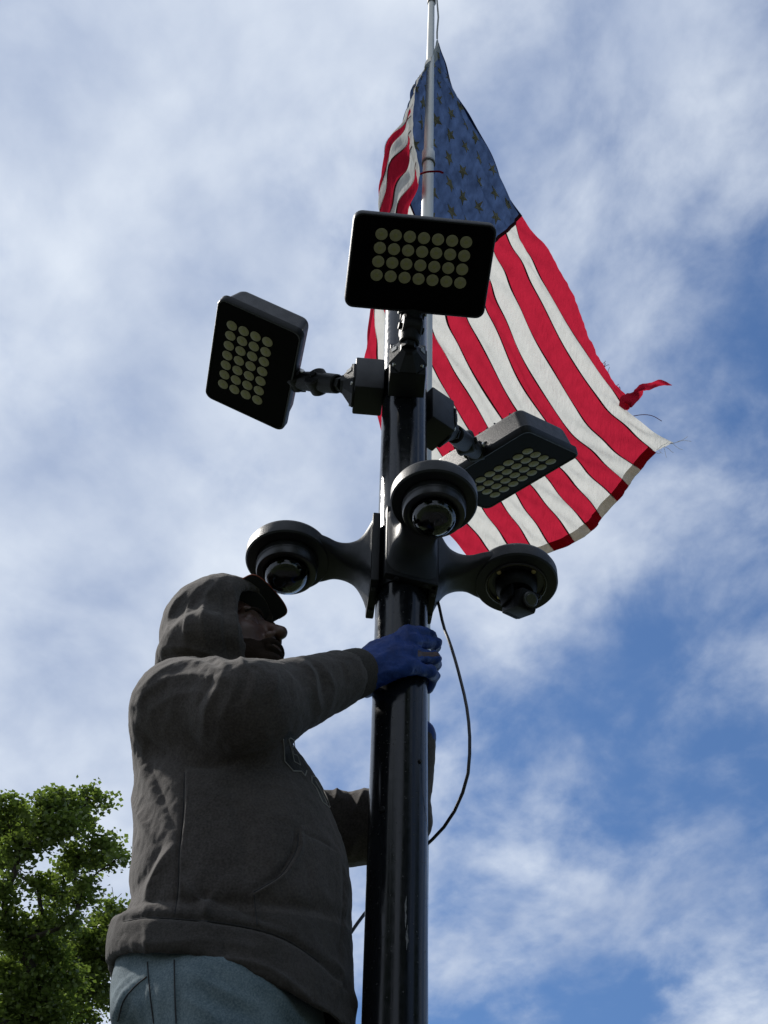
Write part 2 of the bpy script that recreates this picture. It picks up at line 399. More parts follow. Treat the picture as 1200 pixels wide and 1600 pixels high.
def leaf_mat(name, c1, c2):
    m, nt, b, out = new_mat(name); N = nt.nodes.new; L = nt.links.new; nt.nodes.remove(b)
    at = N('ShaderNodeAttribute'); at.attribute_name = 'leaf_tone'
    mx = N('ShaderNodeMix'); mx.data_type = 'RGBA'; mx.inputs['A'].default_value = (*c1, 1); mx.inputs['B'].default_value = (*c2, 1); L(at.outputs['Fac'], mx.inputs['Factor'])
    hs = N('ShaderNodeMix'); hs.data_type = 'RGBA'; hs.blend_type = 'MULTIPLY'; hs.inputs['Factor'].default_value = 1; hs.inputs['B'].default_value = (1.10, 1.25, 0.62, 1); L(mx.outputs['Result'], hs.inputs['A'])
    d = N('ShaderNodeBsdfDiffuse'); t = N('ShaderNodeBsdfTranslucent'); g = N('ShaderNodeBsdfGlossy'); g.inputs['Roughness'].default_value = 0.45
    L(mx.outputs['Result'], d.inputs['Color']); L(hs.outputs['Result'], t.inputs['Color'])
    a = N('ShaderNodeMixShader'); a.inputs[0].default_value = 0.45; L(d.outputs[0], a.inputs[1]); L(t.outputs[0], a.inputs[2])
    c = N('ShaderNodeMixShader'); c.inputs[0].default_value = 0.05; L(a.outputs[0], c.inputs[1]); L(g.outputs[0], c.inputs[2]); L(c.outputs[0], out.inputs['Surface'])
    return m
M_pole = glossy_pole()
M_black = plain('black_powder_coat', (0.008, 0.009, 0.011), 0.45, spec=0.32, var=0.15, scale=40, bump=0.25, bscale=900, rvar=0.06)
M_black2 = plain('black_cast_metal', (0.004, 0.0045, 0.005), 0.5, spec=0.25, var=0.2, scale=60, bump=0.35, bscale=700)
M_face = plain('lamp_face_black', (0.0015, 0.0015, 0.002), 0.45, spec=0.04)
M_led = plain('led_lens', (0.27, 0.26, 0.165), 0.4, spec=0.2, var=0.1, scale=60)
M_led2 = plain('led_chip', (0.25, 0.25, 0.10), 0.5)
M_plastic = plain('camera_dark_plastic', (0.012, 0.012, 0.013), 0.35, var=0.15, scale=90)
M_inner = plain('camera_inner_black', (0.003, 0.003, 0.0035), 0.5, spec=0.15, var=0.4, scale=60)
M_lens = plain('camera_lens_glass', (0.002, 0.002, 0.004), 0.03, spec=0.8)
M_glass = glass_mat('smoked_dome', (0.32, 0.34, 0.36))
M_steel = plain('zinc_screw', (0.55, 0.55, 0.53), 0.35, metal=1.0)
M_brass = plain('brass_screw', (0.5, 0.4, 0.2), 0.4, metal=1.0)
M_sticker = plain('metal_stamp_plate', (0.30, 0.31, 0.31), 0.45, metal=0.3, var=0.1, scale=120)
M_alu = plain('flagpole_aluminium', (0.50, 0.50, 0.47), 0.42, metal=0.35, var=0.08, scale=14, stretch=(1, 1, .15), bump=0.1, bscale=120)
M_aludark = plain('flagpole_joint_dark', (0.12, 0.12, 0.12), 0.5, metal=0.4)
M_gold = plain('gold_finial', (0.7, 0.5, 0.15), 0.3, metal=1.0)
M_hood = cloth('hoodie_fleece', (0.035, 0.0300, 0.0285), (0.080, 0.0690, 0.0645), weave=560, sheen=0.12)
M_rib = cloth('hoodie_rib_knit', (0.03, 0.027, 0.025), (0.062, 0.055, 0.052), sheen=0.08, weave=600, bump=0.7)
M_denim = cloth('washed_denim', (0.065, 0.098, 0.120), (0.17, 0.22, 0.245), weave=700, bump=0.5, sheen=0.05, patch=16)
M_stitch = plain('dark_stitching', (0.02, 0.02, 0.022), 0.9)
M_skin = plain('skin', (0.075, 0.035, 0.024), 0.5, var=0.12, scale=45, bump=0.2, bscale=500)
M_beard = plain('beard_hair', (0.022, 0.014, 0.010), 0.9, spec=0.1, bump=1.0, bscale=700)
M_eye = plain('eye_white', (0.55, 0.52, 0.5), 0.2)
M_iris = plain('iris', (0.03, 0.02, 0.015), 0.15)
M_cap = cloth('cap_black_cotton', (0.008, 0.008, 0.010), (0.018, 0.018, 0.02), weave=1200, bump=0.4)
M_capred = cloth('cap_red_trim', (0.22, 0.05, 0.03), (0.42, 0.12, 0.08), weave=1200, bump=0.3)
M_glove = plain('blue_nitrile_glove', (0.007, 0.036, 0.19), 0.5, spec=0.3, var=0.2, scale=35, bump=0.5, bscale=260, detail=3)
M_letter = cloth('applique_dark', (0.006, 0.006, 0.008), (0.014, 0.014, 0.016), weave=1000)
M_edge = cloth('applique_pale_edge', (0.22, 0.21, 0.20), (0.34, 0.33, 0.31), weave=1000)
M_cable = plain('cable_jacket', (0.006, 0.006, 0.010), 0.4)
M_bark = plain('bark', (0.035, 0.028, 0.022), 0.9, var=0.35, scale=9, bump=0.8, bscale=20)
M_leafA = leaf_mat('maple_leaf', (0.10, 0.135, 0.038), (0.19, 0.24, 0.075))
M_leafB = leaf_mat('tree_leaf_dark', (0.085, 0.115, 0.032), (0.16, 0.20, 0.062))
M_red = flagcloth('flag_red', (0.42, 0.016, 0.040))
M_white = flagcloth('flag_white', (0.60, 0.60, 0.58), 0.5, 0.05)
M_blue = flagcloth('flag_blue', (0.030, 0.052, 0.118), 0.5, 0.35)
M_star = flagcloth('flag_star', (0.26, 0.235, 0.15), 0.4, 0.2)
M_seam = flagcloth('flag_seam', (0.045, 0.014, 0.016), 0.2, 0.1)  # dark colour painted in for the light that doubled cloth holds back
M_hemr = flagcloth('flag_hem_red', (0.22, 0.008, 0.016), 0.35, 0.1)
M_hemw = flagcloth('flag_hem_white', (0.50, 0.44, 0.38), 0.35, 0.1)
M_canvas = flagcloth('flag_canvas', (0.45, 0.45, 0.44), 0.35, 0.1)
M_ladder = plain('ladder_aluminium', (0.45, 0.45, 0.45), 0.4, metal=0.8, var=0.1, scale=20)
M_tread = plain('ladder_tread', (0.05, 0.05, 0.05), 0.8, bump=0.6, bscale=80)
M_boot = plain('boot_leather', (0.10, 0.06, 0.03), 0.6, var=0.25, scale=20, bump=0.3, bscale=120)
M_sole = plain('boot_sole', (0.02, 0.02, 0.02), 0.8)
M_conc = plain('concrete', (0.30, 0.29, 0.27), 0.85, var=0.15, scale=12, bump=0.4, bscale=90)

# ------------------------------------------------------------------ ground
def ground():
    m, nt, b, out = new_mat('mown_grass'); N = nt.nodes.new; L = nt.links.new
    tc = N('ShaderNodeTexCoord'); n = N('ShaderNodeTexNoise'); n.inputs['Scale'].default_value = 2.0; n.inputs['Detail'].default_value = 12; L(tc.outputs['Object'], n.inputs['Vector'])
    mx = N('ShaderNodeMix'); mx.data_type = 'RGBA'; mx.inputs['A'].default_value = (0.035, 0.055, 0.018, 1); mx.inputs['B'].default_value = (0.085, 0.105, 0.04, 1)
    L(n.outputs['Fac'], mx.inputs['Factor']); L(mx.outputs['Result'], b.inputs['Base Color']); b.inputs['Roughness'].default_value = 0.95
    bp = N('ShaderNodeBump'); bp.inputs['Distance'].default_value = 0.05; n2 = N('ShaderNodeTexNoise'); n2.inputs['Scale'].default_value = 40; L(tc.outputs['Object'], n2.inputs['Vector']); L(n2.outputs['Fac'], bp.inputs['Height']); L(bp.outputs[0], b.inputs['Normal'])
    S = 1500
    mesh('grass_ground', [(-S, -S, 0), (S, -S, 0), (S, S, 0), (-S, S, 0)], [(0, 1, 2, 3)], m, smooth=False, kind='structure')
    mp = plain('asphalt', (0.05, 0.05, 0.052), 0.9, var=0.2, scale=60, bump=0.5, bscale=300)
    mesh('asphalt_path', [(-7, -3, .004), (7, -3, .004), (7, 3.6, .004), (-7, 3.6, .004)], [(0, 1, 2, 3)], mp, smooth=False, kind='structure')
ground()

# ------------------------------------------------------------------ lamp pole
PX, PY, PR = 0.039, 2.1, 0.0505
AX = np.array([PX, PY, 0.0])
def lamp_pole():
    t = empty('lamp_pole', (PX, PY, 0), label='glossy black round steel pole carrying the flood lights and the domed cameras', cat='pole')
    m = MB(); H = 5.05
    m.lathe([(PR * 1.06, 0.02), (PR * 1.06, 0.02), (PR, 1.0), (PR, H - 0.004), (PR - .004, H)], 96, None, True, True)
    m.obj('shaft', M_pole, t)
    b = MB(); b.lathe([(.17, 0.01), (.17, .03), (.13, .05), (.09, .10), (.065, .16), (.0545, .17)], 48, None, True, True); b.obj('base_cover', M_black, t)
    c = MB(); c.lathe([(PR + .006, H - .03), (PR + .006, H), (PR * .8, H + .02), (0.001, H + .026)], 48); c.obj('pole_cap', M_black2, t)
    # scratches and a small drilled plug on the shaft, seen on the camera side
    def chip(x, y, w, hgt, mat, name, seed):
        r = random.Random(seed); mm = MB(); P = []
        d = ray(x, y); a = d[0]**2 + d[1]**2; bq = -2 * (d[0] * PX + d[1] * PY); cq = PX**2 + PY**2 - (PR + .0006)**2
        tt = (-bq - math.sqrt(max(0, bq * bq - 4 * a * cq))) / (2 * a); p = CAM + d * tt
        ang = math.atan2(p[1] - PY, p[0] - PX); n = 9; V = []; F = []
        for i in range(n):
            z = p[2] + hgt * (i / (n - 1) - .5); ww = w * math.sin(math.pi * (i + .4) / n) * r.uniform(.5, 1.2); cx = ang + r.uniform(-.2, .2) * w / PR
            for s in (-.5, .5):
                an = cx + s * ww / PR; V.append(((PR + .0007) * math.cos(an), (PR + .0007) * math.sin(an), z))
        for i in range(n - 1): F.append((2*i, 2*i+1, 2*i+3, 2*i+2))
        mm.add(V, F); mm.obj(name, mat, t)
    scr = plain('bare_scratch', (0.10, 0.10, 0.10), 0.55, var=0.5, scale=200)
    chip(634, 1425, .0035, .06, scr, 'paint_scratch', 1); chip(636, 1465, .004, .045, scr, 'paint_scratch', 4)
    def plug(x, y, r):
        d = ray(x, y); a = d[0]**2 + d[1]**2; bq = -2 * (d[0] * PX + d[1] * PY); cq = PX**2 + PY**2 - PR**2
        tt = (-bq - math.sqrt(max(0, bq * bq - 4 * a * cq))) / (2 * a); p = CAM + d * tt; n = Vector((p[0] - PX, p[1] - PY, 0)).normalized()
        o = Vector((p[0] - PX, p[1] - PY, p[2])); mm = MB(); mm.cyl(o - n * .003, o + n * .003, r, n=16, bev=.001); mm.obj('bolt', M_black2, t)
    plug(597, 1265, .006); plug(656, 1190, .004)
lamp_pole()

# ------------------------------------------------------------------ flood lights
FW, FI, FO = .157, -.126, .090           # half width, inner edge y, outer edge y
PT = .031
def mat_from(o, X, Y, Z):
    m = Matrix.Identity(4)
    X = Vector(X).normalized(); Z = Vector(Z); Z = (Z - X * Z.dot(X)).normalized(); Y = Z.cross(X)
    for i in range(3): m[i][0] = X[i]; m[i][1] = Y[i]; m[i][2] = Z[i]; m[i][3] = o[i]
    return m
K = .912
def krel(o): return CAM + (np.array(o) - CAM) * K
FL = [
 dict(o=krel((.071, 1.968, 4.776)), X=(.993, .107, .052), Z=(.076, -.242, -.967), az=-88, zb=4.385,
      label='flood light at the top facing the camera, level, over the pole centre'),
 dict(o=krel((-.369, 2.328, 4.827)), X=(.166, -.981, -.1), Z=(-.387, .029, -.922), az=184, zb=4.425,
      label='flood light out on the left, tilted up, against open sky'),
 dict(o=krel((.345, 2.692, 4.855)), X=(-.696, .709, .113), Z=(.187, .331, -.925), az=38, zb=4.385,
      label='flood light on the right, in front of the flag stripes, partly behind a camera'),
]
shared = {}
def flood(spec):
    t = empty('flood_light', tuple(AX + [0, 0, spec['zb']]), label=spec['label'], cat='flood light', group='LED flood lights on the pole')
    az = math.radians(spec['az']); rot = Matrix.Rotation(az, 4, 'Z')
    # mount box: local x points away from the pole
    if 'box' not in shared:
        m = MB(); m.box((.083, 0, 0), (.066, .080, .112), bev=.004); o = m.obj('mount_box', M_black, t); shared['box'] = o
        m = MB()
        def ring(x, hy, hz): 
            c = .45; return [(x, hy, -hz*c), (x, hy, hz*c), (x, hy*c, hz), (x, -hy*c, hz), (x, -hy, hz*c), (x, -hy, -hz*c), (x, -hy*c, -hz), (x, hy*c, -hz)]
        m.loft([ring(.116, .042, .058), ring(.120, .042, .058), ring(.142, .019, .024), ring(.148, .017, .02)])
        shared['cap'] = m.obj('box_cover', M_black2, t, sharp=20)
        m = MB(); m.box((0, 0, 0), (.014, .001, .012)); shared['st'] = m.obj('maker_plate', M_sticker, t)
        m = MB(); m.cyl((.117, 0, 0), (.125, 0, 0), .0045, n=12, bev=.001); shared['sc'] = m.obj('screw', M_steel, t)
        for k_ in ('box', 'cap'): shared[k_].matrix_local = rot
        stm, scm = shared['st'], shared['sc']; first = True
    else:
        for k_ in ('box', 'cap'): inst(shared[k_], t, rot)
        stm = inst(shared['st'], t); scm = inst(shared['sc'], t)
    sl = Matrix.Translation((.1305, .032, .012)) @ Matrix.Rotation(math.radians(-46), 4, 'Z')
    stm.matrix_local = rot @ sl
    s2 = inst(shared['st'], t, rot @ Matrix.Translation((.1305, -.032, .012)) @ Matrix.Rotation(math.radians(46), 4, 'Z'))
    scm.matrix_local = rot @ Matrix.Translation((0, .030, .034))
    for yy, zz in ((-.030, .034), (.030, -.034), (-.030, -.034)): inst(shared['sc'], t, rot @ Matrix.Translation((0, yy, zz)))
    # housing pose
    H = mat_from(spec['o'], spec['X'], None, spec['Z']); H.translation = H.translation - Vector(t.location)
    yc = (FI + FO) / 2; hy = (FO - FI) / 2
    if 'housing' not in shared:
        m = MB()
        R = [rrect(FW - .006, hy - .006, .016, -.0015, y0=yc), rrect(FW - .005, hy - .005, .017, .003, y0=yc), rrect(FW - .0015, hy - .0015, .019, .0035, y0=yc),
             rrect(FW, hy, .020, .001, y0=yc), rrect(FW, hy, .020, -.016, y0=yc), rrect(FW - .004, hy - .004, .020, -.019, y0=yc),
             rrect(FW - .007, hy - .007, .020, -.024, y0=yc), rrect(FW - .014, hy - .014, .020, -.066, y0=yc - .002), rrect(FW - .018, hy - .018, .018, -.074, y0=yc - .002), rrect(FW - .027, hy - .027, .014, -.078, y0=yc - .002)]
        m.loft(R); m.box((0, yc - .01, -.081), (.17, .10, .012), bev=.004)
        for i in range(9): m.box((-.10 + i * .025, yc - .005, -.080), (.003, .15, .014))
        shared['housing'] = m.obj('housing', M_black, t)
        m = MB(); m.loft([rrect(FW - .007, hy - .007, .015, -.001, y0=yc), rrect(FW - .007, hy - .007, .015, .0022, y0=yc)]); shared['face'] = m.obj('front_glass', M_face, t)
        m = MB(); m.lathe([(.0134, 0), (.0134, .0006), (.0125, .0010), (.006, .0013), (.0005, .0014)], 28, None, True, True); shared['led'] = m.obj('led_lens', M_led, t)
        m = MB(); m.lathe([(.0048, .0012), (.0040, .0019), (.0004, .0020)], 12, None, True, True); shared['chip'] = m.obj('led_chip', M_led2, t)
        h0, f0, l0, c0 = shared['housing'], shared['face'], shared['led'], shared['chip']
    else:
        h0 = inst(shared['housing'], t); f0 = inst(shared['face'], t); l0 = inst(shared['led'], t); c0 = inst(shared['chip'], t)
    h0.matrix_local = H; f0.matrix_local = H; first = True
    for i in range(7):
        for j in range(4):
            lo = Matrix.Translation(((i - 3) * PT, (j - 1.5) * PT, .0024))
            if first: l = l0; c = c0; first = False
            else: l = inst(shared['led'], t); c = inst(shared['chip'], t)
            l.matrix_local = H @ lo; c.parent = l; c.matrix_local = Matrix.Identity(4)
    # hinge lug on the inner edge, knuckle joint
    Hw = H; P = lambda v: Hw @ Vector(v)
    m = MB()
    for s in (-1, 1):
        pts = [(s * .024, FI + .050, -.030), (s * .024, FI - .022, -.030), (s * .024, FI - .028, -.022), (s * .024, FI - .004, -.006)]
        V = [P((x - .0025, y, z)) for x, y, z in pts] + [P((x + .0025, y, z)) for x, y, z in pts]
        m.add(V, [(0, 1, 2, 3), (7, 6, 5, 4), (0, 4, 5, 1), (1, 5, 6, 2), (2, 6, 7, 3), (3, 7, 4, 0)])
    m.box((0, 0, 0), (.06, .05, .008), M=Hw @ Matrix.Translation((0, FI + .03, -.034)), bev=.002)
    m.obj('hinge_bracket', M_black2, t)
    for s in (-1, 1):
        q = MB(); q.cyl(P((s * .0265, FI - .008, -.022)), P((s * .033, FI - .008, -.022)), .0065, n=12, bev=.0015); q.obj('hinge_screw', M_steel, t)
    a = rot @ Vector((.146, 0, 0)); e = P((0, FI - .004, -.020)); d = (e - a); L = d.length; dn = d.normalized()
    side = dn.cross(Vector((0, 0, 1))).normalized(); mid = a + d * .52
    m = MB(); m.cyl(a - dn * .004, a + dn * min(.02, L * .3), .017, n=6, bev=.001); m.cyl(a + dn * .010, mid, .0225, .024, n=24, bev=.003)
    m.cyl(mid - side * .022, mid + side * .022, .028, n=28, bev=.004)
    m.obj('knuckle', M_black2, t)
    m = MB(); m.cyl(mid + dn * .012, e, .024, .021, n=24, bev=.003); m.cyl(e - side * .020, e + side * .020, .024, n=28, bev=.004)
    m.obj('knuckle_arm', M_black2, t)
    for s in (-1, 1):
        m = MB(); m.cyl(mid + side * .022 * s, mid + side * .029 * s, .009, n=6, bev=.001); m.obj('knuckle_bolt', M_black2, t)
for sp in FL: flood(sp)

# ------------------------------------------------------------------ dome cameras on trumpet arms
CZ = 3.835
CAMS = [
 dict(px=(450, 869), label='dome camera on the left arm, above the hooded man’s cap', az=None, open=False),
 dict(px=(678, 778), label='dome camera on the arm pointing at the viewer, under the right flood light', az=None, open=False),
 dict(px=(806, 904), label='camera on the right arm with its dome missing and black module showing', az=None, open=True),
]
def sec_camera(sp):
    c = atZ(sp['px'][0], sp['px'][1], CZ + sp.get('dz', 0)); v = c - (AX + [0, 0, c[2]]); az = math.atan2(v[1], v[0]); R = math.hypot(v[0], v[1])
    t = empty('security_camera', (PX, PY, CZ), (0, 0, az), label=sp['label'], cat='security camera', group='cameras on trumpet arms round the pole')
    rr = .0835
    # arm
    S = [(.066, .052, .090, -.092), (.072, .050, .080, -.080), (.081, .046, .060, -.062), (.092, .042, .044, -.047), (.106, .039, .033, -.036),
         (.124, .038, .025, -.027), (.142, .042, .020, -.020), (.160, .052, .0165, -.0155), (.180, .060, .0145, -.0140), (.205, .066, .014, -.0135)]
    rings = []
    for x, w, zt, zb in S:
        x = .066 + (x - .066) * (R - .035 - .066) / .139
        hz = (zt - zb) / 2; zc = (zt + zb) / 2; r = min(w, hz) * (.55 if x < .07 else .75)
        pr = rrect(w, hz, r, 0, n=5); rings.append([(x, p[0], zc + p[1]) for p in pr])
    # smooth resample along
    A = np.array(rings); tt = A[:, 0, 0]; s = np.linspace(tt[0], tt[-1], 26); A2 = hermite(tt, A, s)
    m = MB(); m.loft([r.tolist() for r in A2]); m.obj('bracket_arm', M_black, t, sharp=50)
    m = MB(); m.box((.0575, 0, -.003), (.016, .108, .196), bev=.003); m.obj('bracket_plate', M_black2, t)
    for yy in (-.03, .03):
        q = MB(); q.cyl((.0575, yy, -.098), (.0575, yy, -.104), .005, n=10, bev=.001); q.obj('plate_bolt', M_black, t)
    T = Matrix.Translation((R, 0, 0))
    m = MB(); m.lathe([(.001, .030), (.050, .029), (.072, .024), (.080, .018), (rr, .010), (rr, -.014), (rr - .003, -.0175), (rr - .008, -.0178), (.062, -.0178), (.062, -.010), (.001, -.010)], 96, T); m.obj('canopy', M_black, t)
    if not sp['open']:
        m = MB(); m.lathe([(.0590, -.012), (.0605, -.0195), (.0605, -.043), (.0585, -.050), (.0560, -.0515), (.0490, -.0515), (.0450, -.0495), (.0435, -.043)], 96, T)
        m.lathe([(.0608, -.030), (.0613, -.0315), (.0608, -.033)], 96, T); m.obj('dome_ring', M_plastic, t)
        g = [(.0438 * math.cos(a), -.049 - .0438 * math.sin(a) * .95) for a in np.linspace(0, math.pi / 2 - .01, 18)]
        gi = [(r * .965, -.049 + (z + .049) * .965) for r, z in g][::-1]
        m = MB(); m.lathe(g + gi, 72, T); dome = m.obj('dome_glass', M_glass, t)
        m = MB(); bx = Matrix.Translation((R, 0, -.050)) @ Matrix.Rotation(.5, 4, 'Z')
        m.box((0, 0, .004), (.050, .044, .03), bx, .006); m.lathe([(.001, -.024), (.018, -.022), (.026, -.014), (.030, -.002), (.0395, .002)], 32, bx)
        m.obj('camera_module', M_inner, t)
        m = MB(); ly = Matrix.Translation((R, 0, -.052)) @ Matrix.Rotation(math.radians(150), 4, 'Y') @ Matrix.Rotation(.4, 4, 'Z')
        m.cyl(ly @ Vector((0, 0, .012)), ly @ Vector((0, 0, .031)), .013, .012, n=28, bev=.002); m.obj('lens_barrel', M_plastic, t)
        m = MB(); m.lathe([(.0095, .0312), (.006, .0335), (.0005, .0345)], 24, ly); m.obj('lens', M_lens, t)
    else:
        m = MB(); m.lathe([(.0615, -.016), (.0615, -.020), (.0590, -.0215), (.0575, -.020), (.0570, -.014), (.001, -.012)], 96, T); m.obj('mounting_ring', M_plastic, t)
        m = MB(); m.lathe([(.0572, -.0195), (.0566, -.0212), (.0556, -.0195)], 96, T); m.obj('gasket', plain('gasket_olive', (0.11, 0.11, 0.06), 0.5), t)
        for k_ in range(4):
            a = math.radians(35 + 90 * k_); q = MB(); q.cyl((R + .048 * math.cos(a), .048 * math.sin(a), -.013), (R + .048 * math.cos(a), .048 * math.sin(a), -.019), .005, n=10, bev=.001); q.obj('ring_screw', M_brass, t)
        B = Matrix.Translation((R, 0, -.042)) @ Matrix.Rotation(math.radians(-az * 57.3 - 60), 4, 'Z')
        m = MB(); m.lathe([(.042, .028), (.042, .016), (.040, .006), (.034, -.004), (.001, -.006)], 40, B)
        for s in (-1, 1): m.box((0, s * .024, -.014), (.040, .006, .044), B, .002)
        m.obj('pan_base', M_inner, t)
        Bt = B @ Matrix.Translation((.004, 0, -.034)) @ Matrix.Rotation(math.radians(28), 4, 'Y')
        m = MB(); m.box((.006, 0, 0), (.064, .042, .042), Bt, .005); m.box((-.018, .0, -.006), (.02, .036, .03), Bt, .003)
        for k_ in range(4): m.box((-.010 + .008 * k_, 0, .018), (.003, .034, .004), Bt)
        m.obj('camera_module', M_inner, t)
        m = MB(); m.cyl(Bt @ Vector((.030, 0, 0)), Bt @ Vector((.046, 0, 0)), .015, .016, n=28, bev=.002); m.obj('lens_barrel', M_plastic, t)
        m = MB(); m.cyl(Bt @ Vector((.0455, 0, 0)), Bt @ Vector((.0468, 0, 0)), .011, n=24, bev=.0005); m.obj('lens', M_lens, t)
        m = MB(); m.tube([B @ Vector(p) for p in spline([(.02, .03, .0), (.03, .036, -.015), (.018, .034, -.03), (-.01, .027, -.036)], 14)], .0015, 6); m.obj('ribbon_wire', M_cable, t)
    return t
for sp in CAMS: sec_camera(sp)
def clamp():
    t = empty('pole_clamp', (PX, PY, CZ), label='black clamp collar round the pole holding the three camera arms', cat='clamp')
    m = MB(); m.lathe([(PR + .0003, -.092), (PR + .0025, -.092), (PR + .0025, .084), (PR + .0003, .084)], 64); m.obj('collar', M_black2, t)
    p = atY(614.5, 806, 2.03) - np.array([PX, PY, CZ])
    m = MB(); m.lathe([(.013, -.06), (.013, .0), (.012, .003), (.001, .004)], 28, Matrix.Translation(tuple(p))); m.obj('cable_gland', M_black, t)
clamp()

# ------------------------------------------------------------------ cable
def cable():
    P = [atY(680, 925, 2.12), atY(688, 955, 2.13), atY(692, 975, 2.13), atY(703, 1005, 2.11), atY(719, 1060, 2.09), atY(730, 1110, 2.08), atY(734, 1160, 2.08), atY(730, 1215, 2.1), atY(714, 1260, 2.13), atY(690, 1297, 2.17), atY(672, 1315, 2.2),
         atY(640, 1345, 2.25), atY(600, 1395, 2.26), atY(572, 1425, 2.25), atY(550, 1455, 2.22), atY(520, 1500, 2.28)]
    p = P[-1]; P += [p + (-.03, .1, -.2), p + (-.06, .16, -.7), p + (0, .2, -1.4), np.array([.1, 2.6, .02]), np.array([.5, 2.9, .012]), np.array([1.1, 2.7, .012])]
    m = MB(); m.tube(spline(P, 150).tolist(), .0030, 10); o = m.obj('cable', M_cable, None)
    prop(o, label='thin black cable looping out to the right of the pole below the camera bracket', cat='cable')
cable()

# ------------------------------------------------------------------ flagpole and flag
def flagpole():
    base = atY(668, 320, 4.5); X0 = base[0] - 0.0; t = empty('flagpole', (X0 - .115, 4.5, 0), label='pale aluminium flagpole rising behind the lamp pole, joined by a collar', cat='flagpole')
    def cx(z): return .115 + (z - base[2]) * 0.0119
    def rad(z): return .068 - .0036 * z
    zj = atY(670, 246, 4.5)[2]; H = atY(674, 2, 4.5)[2] + .06
    zs = list(np.linspace(0, zj, 14)); m = MB(); n = 40
    rings = [[(cx(z) + rad(z) * math.cos(2*math.pi*i/n), rad(z) * math.sin(2*math.pi*i/n), z) for i in range(n)] for z in zs]; m.loft(rings); m.obj('lower_shaft', M_alu, t)
    m = MB(); rings = [[(cx(z) + rad(z) * .93 * math.cos(2*math.pi*i/n), rad(z) * .93 * math.sin(2*math.pi*i/n), z) for i in range(n)] for z in np.linspace(zj - .1, H, 8)]; m.loft(rings); m.obj('upper_shaft', M_alu, t)
    J = Matrix.Translation((cx(zj), 0, zj)); r = rad(zj)
    m = MB(); m.lathe([(r, -.07), (r + .007, -.06), (r + .007, .055), (r, .065)], 40, J); m.obj('joint_collar', M_alu, t)
    m = MB(); m.lathe([(r, -.085), (r + .009, -.083), (r + .009, -.066), (r, -.064)], 40, J); m.obj('joint_band', M_aludark, t)
    J = Matrix.Translation((cx(H), 0, H)); r = rad(H)
    m = MB(); m.lathe([(r * .9, -.10), (r * 1.3, -.09), (r * 1.3, -.02), (r * 1.0, 0), (r * 1.5, .02), (r * 1.5, .06), (.01, .08)], 36, J); m.obj('truck', M_aludark, t)
    m = MB(); m.lathe([(.001 + .075 * math.sin(a), .15 - .075 * math.cos(a)) for a in np.linspace(0, math.pi, 18)], 32, J); m.obj('ball_finial', M_gold, t)
    m = MB(); m.lathe([(.25, .0), (.25, .05), (.16, .12), (.08, .16), (.063, .18)], 40, None, True); m.obj('base_flash', M_alu, t)
    return cx, H, zj
fp_cx, fp_H, fp_zj = flagpole()

def c5(x, y): return (660 + x / 2.807, 320 + y / 2.807)
KV = [0, 1, 2, 3, 5, 7, 9, 11, 13]
LEFT = {0: [(683, 60), (704, 115), (738, 180), (776, 257)], 1: [(679, 76), (697, 124), (727, 194), (763, 270)], 2: [(675, 88), (687, 131), (714, 203), (748, 284)],
        3: [(667, 92), (673, 134), (700, 213), (733, 298)], 5: [(659, 116), (652, 140), (662, 225), (704, 332)], 7: [(649, 142), (634, 172), (613, 232), (650, 348)],
        9: [(646, 178), (628, 212), (599, 288), (618, 400)], 11: [(648, 224), (632, 265), (601, 338), (591, 440)], 13: [(657, 272), (643, 325), (620, 400), (590, 478)]}
RIGHT = {0: [(815, 335), c5(490, 120), c5(590, 240), c5(650, 355), c5(705, 450), c5(725, 530), c5(790, 640), c5(870, 760), c5(960, 850), c5(1150, 1010)],
         1: [(800, 351), c5(480, 245), c5(590, 440), c5(700, 625), c5(800, 775), c5(905, 910), c5(1110, 1055)],
         2: [(787, 364), c5(430, 260), c5(530, 470), c5(610, 610), c5(715, 780), c5(815, 905), c5(900, 985), c5(1030, 1095)],
         3: [(767, 381), c5(330, 215), c5(400, 400), c5(450, 520), c5(550, 700), c5(640, 850), c5(750, 985), c5(850, 1080), c5(965, 1170)],
         5: [(741, 416), c5(285, 470), c5(350, 620), c5(430, 790), c5(520, 940), c5(620, 1060), c5(700, 1150), c5(855, 1310)],
         7: [(683, 454), c5(95, 497), c5(230, 750), c5(330, 915), c5(450, 1090), c5(555, 1215), c5(650, 1320), c5(745, 1440)],
         9: [(645, 498), c5(40, 690), c5(115, 810), c5(210, 980), c5(425, 1295), c5(500, 1400), c5(590, 1525)],
         11: [(608, 530), c5(-80, 820), c5(30, 1020), c5(150, 1190), c5(285, 1360), c5(370, 1480), c5(435, 1570)],
         13: [(572, 556), (590, 650), (612, 718), (650, 775), c5(120, 1440), c5(205, 1557), (762, 900)]}
UC = [0, .1, .2, .3, .4, .5, .6, .7, .8, .9, 1.0]
G = np.zeros((len(KV), len(UC), 3))
for a, k in enumerate(KV):
    rt = spline(RIGHT[k], 7); pts = LEFT[k] + [tuple(p) for p in rt]
    for b, u in enumerate(UC):
        v = k / 13.0; d = 10.52 + .3 * u - 1.52 * v + .62 * u * v
        if v > .25 and u < .25: d -= .16 * min(1, (v - .25) * 3) * (1 - u / .25)
        G[a, b] = atD(pts[b][0], pts[b][1], d)
KVn = np.array(KV) / 13.0; UCn = np.array(UC)
